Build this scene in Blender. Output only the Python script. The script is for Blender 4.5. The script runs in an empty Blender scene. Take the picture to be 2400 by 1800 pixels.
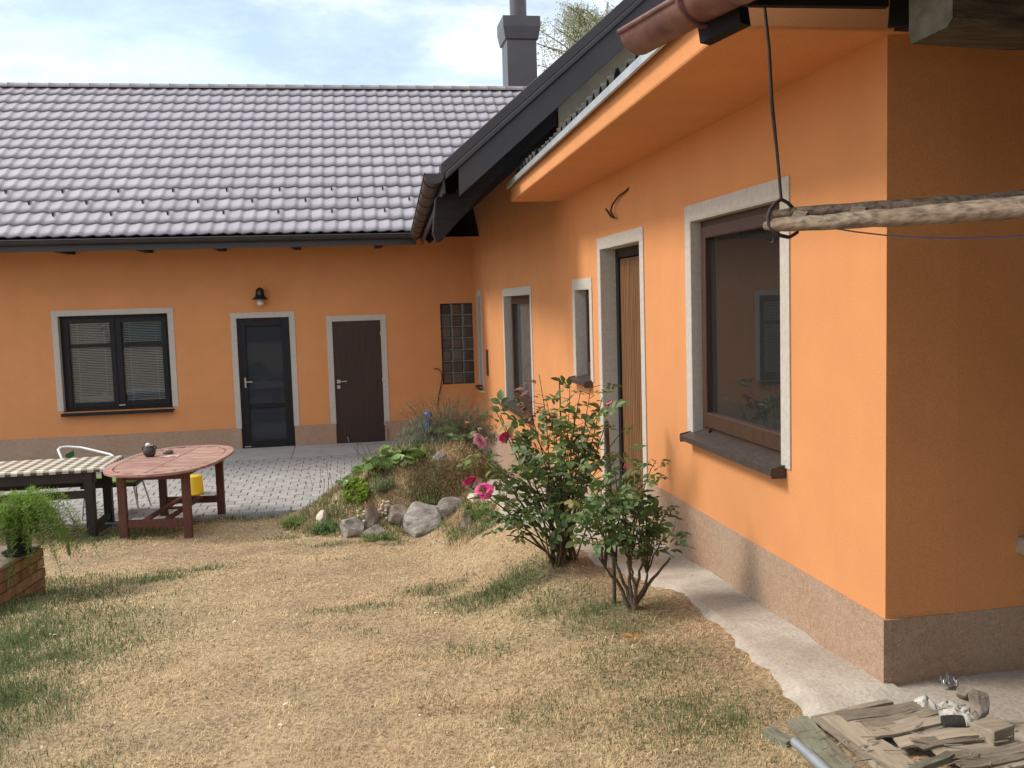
import bpy, bmesh, math, random
import numpy as np
from mathutils import Vector, Matrix, noise as mnoise

# ------------------------------------------------------------------ camera, sky, sun, exposure
scene = bpy.context.scene
col = scene.collection
R = math.radians
FOCAL_PX, YAW, PITCH, ROLL = 2234.78, 0.16349, 0.085263, -0.029886   # solved from the walls' edges (2400 px wide frame)
CAM = Vector((0.0, 0.0, 1.62))

def cam_axes():
    cy, sy, cp, sp = math.cos(YAW), math.sin(YAW), math.cos(PITCH), math.sin(PITCH)
    fwd = Vector((sy*cp, cy*cp, -sp)); right = Vector((cy, -sy, 0)); up = right.cross(fwd)
    cr, sr = math.cos(ROLL), math.sin(ROLL)
    return right*cr + up*sr, up*cr - right*sr, fwd
RIGHT, UP, FWD = cam_axes()
cam_data = bpy.data.cameras.new('camera')
cam_data.sensor_fit = 'HORIZONTAL'; cam_data.sensor_width = 36.0
cam_data.lens = 36.0*FOCAL_PX/2400.0
cam_data.clip_start = 0.05; cam_data.clip_end = 800
cam = bpy.data.objects.new('camera', cam_data); col.objects.link(cam)
cam.matrix_world = Matrix(((RIGHT.x, UP.x, -FWD.x, CAM.x), (RIGHT.y, UP.y, -FWD.y, CAM.y), (RIGHT.z, UP.z, -FWD.z, CAM.z), (0, 0, 0, 1)))
scene.camera = cam

SUN_EL, SUN_AZ = R(44), R(283)      # azimuth clockwise from +Y: the sun stands to the left, a little behind the back wing
sun_dir = Vector((math.sin(SUN_AZ)*math.cos(SUN_EL), math.cos(SUN_AZ)*math.cos(SUN_EL), math.sin(SUN_EL)))
world = bpy.data.worlds.new('World'); scene.world = world; world.use_nodes = True
wn, wl = world.node_tree.nodes, world.node_tree.links
wn.clear()
def W(t, **kw):
    n = wn.new(t)
    for k, v in kw.items(): setattr(n, k, v)
    return n
out = W('ShaderNodeOutputWorld'); bg = W('ShaderNodeBackground'); bg.inputs['Strength'].default_value = 0.15
sky = W('ShaderNodeTexSky', sky_type='NISHITA', sun_disc=False, sun_elevation=SUN_EL, sun_rotation=SUN_AZ, air_density=1.0, dust_density=1.0, ozone_density=1.0)
tc = W('ShaderNodeTexCoord')
sep = W('ShaderNodeSeparateXYZ'); wl.new(tc.outputs['Generated'], sep.inputs[0])
zm = W('ShaderNodeMath', operation='MAXIMUM'); wl.new(sep.outputs['Z'], zm.inputs[0]); zm.inputs[1].default_value = 0.0
za = W('ShaderNodeMath', operation='ADD'); wl.new(zm.outputs[0], za.inputs[0]); za.inputs[1].default_value = 0.16
dx = W('ShaderNodeMath', operation='DIVIDE'); wl.new(sep.outputs['X'], dx.inputs[0]); wl.new(za.outputs[0], dx.inputs[1])
dy = W('ShaderNodeMath', operation='DIVIDE'); wl.new(sep.outputs['Y'], dy.inputs[0]); wl.new(za.outputs[0], dy.inputs[1])
cmb = W('ShaderNodeCombineXYZ'); wl.new(dx.outputs[0], cmb.inputs[0]); wl.new(dy.outputs[0], cmb.inputs[1]); cmb.inputs[2].default_value = 3.7
n1 = W('ShaderNodeTexNoise'); n1.inputs['Scale'].default_value = 0.95; n1.inputs['Detail'].default_value = 9; n1.inputs['Roughness'].default_value = 0.56; n1.inputs['Distortion'].default_value = 0.25
wl.new(cmb.outputs[0], n1.inputs['Vector'])
ramp = W('ShaderNodeValToRGB'); ramp.color_ramp.elements[0].position = 0.43; ramp.color_ramp.elements[1].position = 0.545
ramp.color_ramp.elements[0].color = (0.30, 0.30, 0.30, 1)
wl.new(n1.outputs['Fac'], ramp.inputs['Fac'])
n2 = W('ShaderNodeTexNoise'); n2.inputs['Scale'].default_value = 2.6; n2.inputs['Detail'].default_value = 7; n2.inputs['Roughness'].default_value = 0.6
wl.new(cmb.outputs[0], n2.inputs['Vector'])
ramp2 = W('ShaderNodeValToRGB'); ramp2.color_ramp.elements[0].position = 0.35; ramp2.color_ramp.elements[1].position = 0.62
ramp2.color_ramp.elements[0].color = (2.7, 2.95, 3.25, 1); ramp2.color_ramp.elements[1].color = (5.6, 5.7, 5.8, 1)
wl.new(n2.outputs['Fac'], ramp2.inputs['Fac'])
mixc = W('ShaderNodeMixRGB'); wl.new(ramp.outputs['Color'], mixc.inputs['Fac']); dim = W('ShaderNodeMixRGB', blend_type='MULTIPLY'); dim.inputs['Fac'].default_value = 1.0; dim.inputs['Color2'].default_value = (.80, .78, .78, 1); wl.new(sky.outputs[0], dim.inputs['Color1']); wl.new(dim.outputs[0], mixc.inputs['Color1']); wl.new(ramp2.outputs['Color'], mixc.inputs['Color2'])
wl.new(mixc.outputs[0], bg.inputs['Color']); wl.new(bg.outputs[0], out.inputs['Surface'])

sun_data = bpy.data.lights.new('sun', 'SUN'); sun_data.energy = 1.6; sun_data.angle = R(16); sun_data.color = (1.0, 0.93, 0.82)
sun = bpy.data.objects.new('sun', sun_data); col.objects.link(sun)
sun.rotation_euler = (-sun_dir).to_track_quat('-Z', 'Y').to_euler(); sun.location = (-20, 5, 25)
vs = scene.view_settings
vs.view_transform = 'Standard'; vs.look = 'None'; vs.gamma = 1.0; vs.use_curve_mapping = False; vs.exposure = 1.0
scene.cycles.max_bounces = 6; scene.cycles.transparent_max_bounces = 12
scene.cycles.use_denoising = True

# ------------------------------------------------------------------ helpers
def at(px, py, depth):                                    # a point seen at a pixel of the 2400x1800 photo, at a real depth in metres
    return CAM + (FWD + RIGHT*((px-1200)/FOCAL_PX) - UP*((py-900)/FOCAL_PX))*depth
def ray(px, py): return FWD + RIGHT*((px-1200)/FOCAL_PX) - UP*((py-900)/FOCAL_PX)
def on_z(px, py, z): d = ray(px, py); return CAM + d*((z-CAM.z)/d.z)
def on_y(px, py, y): d = ray(px, py); return CAM + d*(y/d.y)
def on_x(px, py, x): d = ray(px, py); return CAM + d*(x/d.x)
def sm(a, b, x): t = np.clip((x-a)/(b-a), 0, 1); return t*t*(3-2*t)

def terrain(x, y):
    zl = np.interp(y, [-40, -8, 0, 3.3, 5, 7, 9, 9.8, 11.08, 11.16, 12], [.6, .3, .12, 0, -.14, -.40, -.62, -.69, -.73, -.81, -.83])
    zp = np.interp(y, [-40, -8, 0, 3.35, 5.7, 8, 10, 11.6, 13], [.4, .2, .12, .064, -.017, -.12, -.28, -.65, -.83])
    t = sm(.5, 1.35, x); z = zl*(1-t) + zp*t
    return z
def mound(x, y):
    u = np.where(x < .9, (x-.9)/2.15, (x-.9)/1.4); v = np.where(y < 10.5, (y-10.5)/1.62, (y-10.5)/1.3)
    r = np.sqrt(u*u+v*v)
    return -.86 + .92*(1-sm(.12, 1.0, r))
def ground(x, y):
    a, b = terrain(x, y), mound(x, y); k = .10
    h = np.clip(.5+.5*(b-a)/k, 0, 1)
    return a*(1-h)+b*h + k*h*(1-h) + .012*np.sin(x*5.1+y*2.3)*np.sin(y*3.7-x*1.9)*(np.abs(x) < 6)
def hit(px, py, far=30):
    d = ray(px, py)
    t = np.arange(1.5, far, .04); P = np.array(CAM)[None, :]+np.array(d)[None, :]*t[:, None]; k = np.nonzero(P[:, 2] < ground(P[:, 0], P[:, 1]))[0]
    if not len(k): return CAM + d*far
    a, b = t[max(k[0]-1, 0)], t[k[0]]
    for _ in range(9):
        m = (a+b)/2; q = CAM+d*float(m)
        if q.z < float(ground(q.x, q.y)): b = m
        else: a = m
    return CAM + d*float(b)

def mesh_from(name, v, f, smooth=None):
    me = bpy.data.meshes.new(name); me.from_pydata([tuple(p) for p in v], [], f)
    if smooth is True: me.polygons.foreach_set('use_smooth', [True]*len(me.polygons))
    elif smooth: me.polygons.foreach_set('use_smooth', smooth)
    me.update(); return me
def origin_of(o):
    p = Vector((0, 0, 0))
    while o is not None: p = p + o.location; o = o.parent
    return p
def put(name, me, mat, parent=None, loc=(0, 0, 0), rot=None, scale=None):
    o = bpy.data.objects.new(name, me); col.objects.link(o)
    if mat is not None and me is not None and not me.materials: me.materials.append(mat)
    o.location = loc
    if rot: o.rotation_euler = rot
    if scale: o.scale = scale
    if parent: o.parent = parent
    return o
def tag(o, label=None, cat=None, group=None, kind=None):
    if label: o['label'] = label
    if cat: o['category'] = cat
    if group: o['group'] = group
    if kind: o['kind'] = kind
    return o
def thing(name, loc, label, cat, group=None):
    o = bpy.data.objects.new(name, None); o.empty_display_size = .1; col.objects.link(o); o.location = loc
    return tag(o, label, cat, group)

class MB:
    def __init__(s): s.v, s.f, s.s = [], [], []
    def add(s, v, f, smooth=False):
        n = len(s.v); s.v += [tuple(p) for p in v]; s.f += [tuple(i+n for i in q) for q in f]; s.s += [smooth]*len(f); return s
    def box(s, x0, x1, y0, y1, z0, z1):
        return s.add([(x0,y0,z0),(x1,y0,z0),(x1,y1,z0),(x0,y1,z0),(x0,y0,z1),(x1,y0,z1),(x1,y1,z1),(x0,y1,z1)],
                     [(0,3,2,1),(4,5,6,7),(0,1,5,4),(1,2,6,5),(2,3,7,6),(3,0,4,7)])
    def obox(s, c, ax, ay, az):                           # centre and three half-axis vectors
        c, ax, ay, az = map(Vector, (c, ax, ay, az)); P = [c+ax*i+ay*j+az*k for k in (-1, 1) for i, j in ((-1,-1),(1,-1),(1,1),(-1,1))]
        return s.add(P, [(0,3,2,1),(4,5,6,7),(0,1,5,4),(1,2,6,5),(2,3,7,6),(3,0,4,7)])
    def bar(s, p, q, w, h, up=(0, 0, 1)):                 # a straight bar of section w x h
        p, q = Vector(p), Vector(q); d = (q-p).normalized(); side = d.cross(Vector(up)).normalized(); u = side.cross(d)
        return s.obox((p+q)/2, (q-p)/2, side*(w/2), u*(h/2))
    def tube(s, path, rad, n=8, cap=True, arc=(0, 2*math.pi), up=None):
        path = [Vector(p) for p in path]; m = len(path)
        if not hasattr(rad, '__len__'): rad = [rad]*m
        full = abs(arc[1]-arc[0]-2*math.pi) < 1e-6; k = n if full else n+1
        ref = Vector(up) if up else None; V = []
        for i, p in enumerate(path):
            d = (path[min(i+1, m-1)]-path[max(i-1, 0)]).normalized()
            if ref is None: ref = Vector((0, 0, 1)) if abs(d.z) < .9 else Vector((1, 0, 0))
            a = (ref - d*ref.dot(d)).normalized(); b = d.cross(a)
            if not up: ref = a
            for j in range(k):
                t = arc[0]+(arc[1]-arc[0])*j/n; V.append(p + (a*math.cos(t)+b*math.sin(t))*rad[i])
        F = []
        for i in range(m-1):
            for j in range(n if full else n):
                j2 = (j+1) % k if full else j+1
                F.append((i*k+j, i*k+j2, (i+1)*k+j2, (i+1)*k+j))
        s.add(V, F, True)
        if cap and full:
            s.add(V[:k], [tuple(range(k-1, -1, -1))]); s.add(V[-k:], [tuple(range(k))])
        return s
    def lathe(s, prof, c, n=20, smooth=True):
        c = Vector(c); V = []
        for r, z in prof:
            for j in range(n): t = 2*math.pi*j/n; V.append(c+Vector((r*math.cos(t), r*math.sin(t), z)))
        F = [(i*n+j, i*n+(j+1) % n, (i+1)*n+(j+1) % n, (i+1)*n+j) for i in range(len(prof)-1) for j in range(n)]
        s.add(V, F, smooth)
        if prof[0][0] > 1e-4: s.add(V[:n], [tuple(range(n-1, -1, -1))])
        if prof[-1][0] > 1e-4: s.add(V[-n:], [tuple(range(n))])
        return s
    def prism(s, poly, axis, a, b):                       # polygon of 2-D points extruded along an axis between a and b
        def P(p, t): return {'x': (t, p[0], p[1]), 'y': (p[0], t, p[1]), 'z': (p[0], p[1], t)}[axis]
        n = len(poly); V = [P(p, a) for p in poly]+[P(p, b) for p in poly]
        F = [tuple(range(n)), tuple(range(2*n-1, n-1, -1))]+[(i, i+n, (i+1) % n+n, (i+1) % n) for i in range(n)]
        return s.add(V, F)
    def build(s, name, mat, parent=None, bevel=0, fix=True, origin=None):
        o0 = origin_of(parent) if parent else (Vector(origin) if origin is not None else Vector((0, 0, 0)))
        me = mesh_from(name, [(p[0]-o0.x, p[1]-o0.y, p[2]-o0.z) for p in s.v], s.f, s.s)
        if fix:
            bm = bmesh.new(); bm.from_mesh(me); bmesh.ops.recalc_face_normals(bm, faces=bm.faces); bm.to_mesh(me); bm.free()
        o = put(name, me, mat, parent, loc=(0, 0, 0) if parent else o0)
        if bevel:
            m = o.modifiers.new('bevel', 'BEVEL'); m.width = bevel; m.segments = 2; m.limit_method = 'ANGLE'; m.angle_limit = R(40)
        return o

# ------------------------------------------------------------------ materials
def new_mat(name):
    m = bpy.data.materials.new(name); m.use_nodes = True; nt = m.node_tree; nt.nodes.clear()
    o = nt.nodes.new('ShaderNodeOutputMaterial'); b = nt.nodes.new('ShaderNodeBsdfPrincipled'); nt.links.new(b.outputs[0], o.inputs['Surface'])
    return m, nt, b
def lin(c): return tuple(((x/255)/12.92 if x/255 <= .04045 else ((x/255+.055)/1.055)**2.4) for x in c)
def M(name, c1, c2=None, rough=.8, scale=6, detail=6, stretch=(1, 1, 1), lo=.35, hi=.65, grain=0, gscale=120, gcol=0, metal=0, spec=.3, rnd=0, big=0, bigscale=.9, bigstretch=(1, 1, 1), bigcol=None, world_co=False):
    m, nt, b = new_mat(name); N, L = nt.nodes.new, nt.links.new
    if c2 is None: c2 = tuple(x*.8 for x in c1)
    t = N('ShaderNodeTexCoord'); mp = N('ShaderNodeMapping'); mp.inputs['Scale'].default_value = stretch
    if world_co:
        g = N('ShaderNodeNewGeometry'); src = g.outputs['Position']
    else: src = t.outputs['Object']
    L(src, mp.inputs['Vector'])
    vec = mp.outputs[0]
    oi = N('ShaderNodeObjectInfo')
    if rnd:
        add = N('ShaderNodeVectorMath'); add.operation = 'ADD'; L(vec, add.inputs[0])
        mul = N('ShaderNodeMath'); mul.operation = 'MULTIPLY'; L(oi.outputs['Random'], mul.inputs[0]); mul.inputs[1].default_value = 37.0
        L(mul.outputs[0], add.inputs[1]); vec = add.outputs[0]
    n = N('ShaderNodeTexNoise'); n.inputs['Scale'].default_value = scale; n.inputs['Detail'].default_value = detail; n.inputs['Roughness'].default_value = .6; L(vec, n.inputs['Vector'])
    r = N('ShaderNodeValToRGB'); r.color_ramp.elements[0].position = lo; r.color_ramp.elements[1].position = hi
    r.color_ramp.elements[0].color = (*c2, 1); r.color_ramp.elements[1].color = (*c1, 1); L(n.outputs['Fac'], r.inputs['Fac'])
    c = r.outputs['Color']
    if big:
        mb = N('ShaderNodeMapping'); mb.inputs['Scale'].default_value = bigstretch; L(src, mb.inputs['Vector'])
        nb = N('ShaderNodeTexNoise'); nb.inputs['Scale'].default_value = bigscale; nb.inputs['Detail'].default_value = 5; nb.inputs['Roughness'].default_value = .55; L(mb.outputs[0], nb.inputs['Vector'])
        rb = N('ShaderNodeValToRGB'); rb.color_ramp.elements[0].position = .42; rb.color_ramp.elements[1].position = .68
        rb.color_ramp.elements[0].color = (0, 0, 0, 1); rb.color_ramp.elements[1].color = (big, big, big, 1); L(nb.outputs['Fac'], rb.inputs['Fac'])
        mx = N('ShaderNodeMixRGB'); L(rb.outputs['Color'], mx.inputs['Fac']); L(c, mx.inputs['Color1']); mx.inputs['Color2'].default_value = (*(bigcol or tuple(x*.6 for x in c1)), 1); c = mx.outputs[0]
    if rnd:
        hs = N('ShaderNodeHueSaturation'); mr = N('ShaderNodeMapRange'); L(oi.outputs['Random'], mr.inputs['Value']); mr.inputs['To Min'].default_value = 1-rnd; mr.inputs['To Max'].default_value = 1+rnd
        L(mr.outputs[0], hs.inputs['Value']); L(c, hs.inputs['Color']); c = hs.outputs[0]
    if grain or gcol:
        ng = N('ShaderNodeTexNoise'); ng.inputs['Scale'].default_value = gscale; ng.inputs['Detail'].default_value = 3; L(mp.outputs[0], ng.inputs['Vector'])
        if gcol:
            mr2 = N('ShaderNodeMapRange'); L(ng.outputs['Fac'], mr2.inputs['Value']); mr2.inputs['From Min'].default_value = .3; mr2.inputs['From Max'].default_value = .7; mr2.inputs['To Min'].default_value = 1-gcol; mr2.inputs['To Max'].default_value = 1+gcol
            hv = N('ShaderNodeHueSaturation'); L(mr2.outputs[0], hv.inputs['Value']); L(c, hv.inputs['Color']); c = hv.outputs[0]
        if grain:
            bp = N('ShaderNodeBump'); bp.inputs['Strength'].default_value = 1.0; bp.inputs['Distance'].default_value = grain; L(ng.outputs['Fac'], bp.inputs['Height']); L(bp.outputs[0], b.inputs['Normal'])
    L(c, b.inputs['Base Color']); b.inputs['Roughness'].default_value = rough; b.inputs['Metallic'].default_value = metal; b.inputs['Specular IOR Level'].default_value = spec
    return m
def attr_mat(name, rough=.75, trans=.25, spec=.2):
    m, nt, b = new_mat(name); N, L = nt.nodes.new, nt.links.new
    a = N('ShaderNodeAttribute'); a.attribute_name = 'Col'; L(a.outputs['Color'], b.inputs['Base Color']); b.inputs['Roughness'].default_value = rough; b.inputs['Specular IOR Level'].default_value = spec
    if trans:
        t = N('ShaderNodeBsdfTranslucent'); L(a.outputs['Color'], t.inputs['Color']); mx = N('ShaderNodeMixShader'); mx.inputs[0].default_value = trans
        L(b.outputs[0], mx.inputs[1]); L(t.outputs[0], mx.inputs[2]); L(mx.outputs[0], [n for n in nt.nodes if n.type == 'OUTPUT_MATERIAL'][0].inputs['Surface'])
    return m
def leaf_mat(name, c1, c2, rough=.45, trans=.25, rnd=.25, scale=14):
    m = M(name, c1, c2, rough=rough, scale=scale, rnd=rnd, spec=.4); nt = m.node_tree; N, L = nt.nodes.new, nt.links.new
    b = [n for n in nt.nodes if n.type == 'BSDF_PRINCIPLED'][0]; o = [n for n in nt.nodes if n.type == 'OUTPUT_MATERIAL'][0]
    t = N('ShaderNodeBsdfTranslucent'); L(b.inputs['Base Color'].links[0].from_socket, t.inputs['Color']); mx = N('ShaderNodeMixShader'); mx.inputs[0].default_value = trans
    L(b.outputs[0], mx.inputs[1]); L(t.outputs[0], mx.inputs[2]); L(mx.outputs[0], o.inputs['Surface']); return m
def glass_mat(name, tint=(.8, .84, .84), rough=.0, ior=1.55, dust_sheen=(.5, .5, .48), amount=.035):
    m = bpy.data.materials.new(name); m.use_nodes = True; nt = m.node_tree; nt.nodes.clear(); N, L = nt.nodes.new, nt.links.new
    o = N('ShaderNodeOutputMaterial'); f = N('ShaderNodeFresnel'); f.inputs['IOR'].default_value = ior; t = N('ShaderNodeBsdfTransparent'); t.inputs['Color'].default_value = (*tint, 1)
    g = N('ShaderNodeBsdfGlossy'); g.inputs['Roughness'].default_value = rough; mx = N('ShaderNodeMixShader')
    L(f.outputs[0], mx.inputs[0]); L(t.outputs[0], mx.inputs[1]); L(g.outputs[0], mx.inputs[2]); d = N('ShaderNodeBsdfDiffuse'); d.inputs['Color'].default_value = (*dust_sheen, 1); m2 = N('ShaderNodeMixShader'); m2.inputs[0].default_value = amount; L(mx.outputs[0], m2.inputs[1]); L(d.outputs[0], m2.inputs[2]); L(m2.outputs[0], o.inputs['Surface']); return m

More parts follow.
